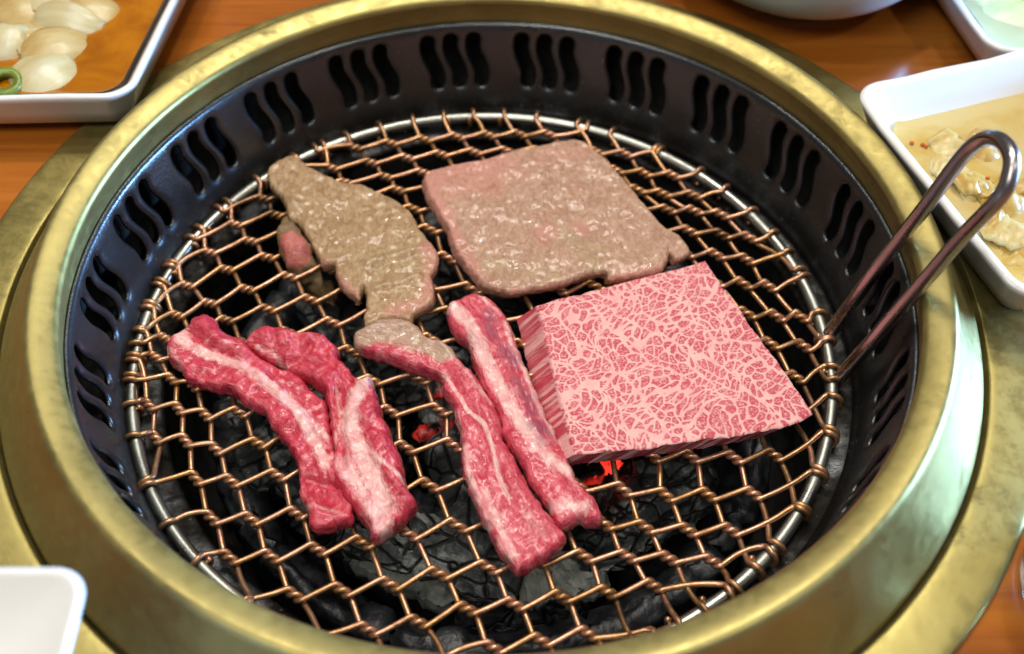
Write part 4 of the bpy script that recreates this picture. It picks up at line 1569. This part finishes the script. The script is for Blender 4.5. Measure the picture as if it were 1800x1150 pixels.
pk_ = [((1690, 245), .012, 1.0, .7, (.3, .2, .2), PICK2, 'folded pickled cabbage piece at the back of the pile'),
       ((1745, 250), .013, .9, .8, (.5, -.2, 1.0), PICK, 'pickled cabbage piece behind the top of the handle loop'),
       ((1640, 290), .014, .9, .6, (-.1, .3, .6), PICK2, 'flat pale pickled cabbage leaf nearest the dish corner'),
       ((1700, 305), .013, 1.0, .7, (.2, .5, 1.5), PICK, 'amber pickled cabbage piece inside the handle loop'),
       ((1790, 350), .014, .9, .8, (.3, .1, .1), PICK, 'yellow pickled cabbage piece at the right photo edge'),
       ((1755, 395), .015, .9, .7, (-.1, .4, .9), PICK2, 'pale pickled cabbage leaf near the front of the dish'),
       ((1680, 340), .012, .9, .6, (.1, -.3, 2.0), PICK2, 'pickled cabbage strip below the handle rods'),
       ((1795, 300), .013, .9, .8, (-.4, .2, .7), PICK, 'pickled cabbage piece right of the handle loop'),
       ((1720, 400), .012, .9, .7, (.4, .2, .4), PICK, 'amber pickled cabbage chunk by the long dish side'),
       ((1785, 440), .013, .9, .7, (.1, .1, .4), PICK, 'thin yellow pickled cabbage piece nearest the front dish corner')]
for (px, R, au, av, rot, mt, lb) in pk_:
    p = at(px[0], px[1], zq + .004)
    dl = p.xy - c2
    lx, ly = max(-.030, min(.030, dl.dot(ex2))), max(-.033, min(.033, dl.dot(ey2)))
    p = (c2 + ex2 * lx + ey2 * ly).to_3d()
    petal('pickled_cabbage', (p.x, p.y, zq - .0022), R * 1.3, au * .72, av * .8, .0040, rot, mt, lb, 'pickle', 'pickled cabbage pieces', seed=px[0], taper=.45, crumple=.0045)
CHILI = NT('chilli_flake')
n_ = CHILI.noise(CHILI.obj(), 900, 3)
CHILI.set(Base_Color=CHILI.mix(n_, (.55, .06, .01), (.40, .10, .02)), Roughness=.35)
for i, (px, py) in enumerate([(1603, 251), (1622, 254), (1628, 257), (1650, 250), (1727, 334)]):
    p = at(px, py, zq + .0008)
    V, Fc = [], []
    m = 7
    for zz in (-.0003, .0003):
        for q in range(m):
            a = 2 * math.pi * q / m
            r = .0006 * (1 + .4 * noise.noise(Vector((q, i * 3.3, 0))))
            V.append((r * 1.3 * math.cos(a), r * math.sin(a), zz + .0002 * noise.noise(Vector((q, i, 2)))))
    for q in range(m):
        Fc.append((q, (q + 1) % m, m + (q + 1) % m, m + q))
    Fc.append(tuple(reversed(range(m)))); Fc.append(tuple(range(m, 2 * m)))
    o = link('chilli_flake', mesh('chilli_flake', V, Fc), CHILI.mat, smooth=False)
    o.location = (p.x, p.y, zq + (.0062 if i == 4 else .0007))
    tag(o, 'tiny red chilli flake in the pickle dish', 'chilli flake', 'chilli flakes in the pickle dish')

# dish with pale green slices, upper right corner
zr = 0.050
k = at(1742, 88, zr)
c3, ex3, ey3, zi3 = dish('side_dish', k.xy, (1, -0.08), (-0.166, 0.986), 0.10, 0.11, TZ + 0.003, zr, 0.008, 'white dish with pale green slices, upper right corner', wav=0.0007, seed=9.0, depth=0.006, flare=0.009)
CLEAR = m_liquid('clear_broth', (0.45, 0.52, 0.34), (0.52, 0.58, 0.42))
liquid('clear_broth', c3, ex3, ey3, 0.0425, 0.0475, 0.010, zi3 + 0.009, CLEAR, 'pale green broth in the upper right dish', 'broth')
CUC = m_veg('pale_radish', (0.55, 0.66, 0.42), (0.45, 0.58, 0.32))
for i, (px, py, yaw, lb) in enumerate([(1795, 20, .3, 'pale green radish slice at the upper right photo corner'), (1775, -10, 1.2, 'pale green radish slice just above the top photo edge')]):
    p = at(px, py, zi3 + .010)
    V, Fc = lathe([(0.0, 0.0018), (0.012, 0.0018), (0.0135, 0.0008), (0.0135, -0.0008), (0.012, -0.0018), (0.0, -0.0018)], 28)
    V = [(x * 1.2, y, z + .0015 * math.sin(x * 160)) for x, y, z in V]
    o = link('radish_slice', mesh('radish_slice', V, Fc), CUC)
    o.location = (p.x, p.y, zi3 + .0095)
    o.rotation_euler = (.12, -.1, yaw)
    tag(o, lb, 'radish', 'radish slices')

# round bowl at the top
prof = smooth_profile([(0.001, 0.002), (0.024, 0.0020), (0.0262, 0.0), (0.0285, 0.0005), (0.0290, 0.0035), (0.036, 0.0065), (0.050, 0.0160), (0.0590, 0.0300), (0.0635, 0.0450), (0.0650, 0.0560), (0.0642, 0.0570), (0.0630, 0.0560),
                       (0.0610, 0.0450), (0.0560, 0.0310), (0.047, 0.0190), (0.03, 0.0110), (0.001, 0.0095)], 4)
V, Fc = lathe([(max(p.x, 0.0005), p.y) for p in prof], 96)
o = link('rice_bowl', mesh('rice_bowl', V, Fc), CHINA)
o.location = (0.1285, 0.1790, TZ + 0.0004)
tag(o, 'round white porcelain bowl cut off by the top photo edge', 'bowl')

# tall square dish, lower left
zr = 0.088
k = at(160, 994, zr)
c5, ex5, ey5, zi5 = dish('square_dish', k.xy, (-1, 0.0), (0, -1), 0.11, 0.11, TZ + 0.0035, zr, 0.0075, 'plain white square dish, blurred in the lower left corner', wav=0.0, seed=1.0, depth=0.040, flare=0.030, wall=0.0030)

# drinking glass at the right edge
p = at(1812, 1000, 0.045)
prof = smooth_profile([(0.001, 0.0), (0.020, 0.0), (0.0225, 0.002), (0.0240, 0.012), (0.0262, 0.03), (0.0270, 0.034), (0.0262, 0.0346), (0.0250, 0.033), (0.0225, 0.012), (0.020, 0.006), (0.001, 0.005)], 3)
V, Fc = lathe([(max(q.x, 0.0005), q.y) for q in prof], 64)
o = link('sauce_cup', mesh('sauce_cup', V, Fc), m_glass())
o.location = (p.x + 0.027, p.y + 0.002, TZ + 0.0005)
tag(o, 'small clear glass cup mostly outside the right photo edge', 'cup')
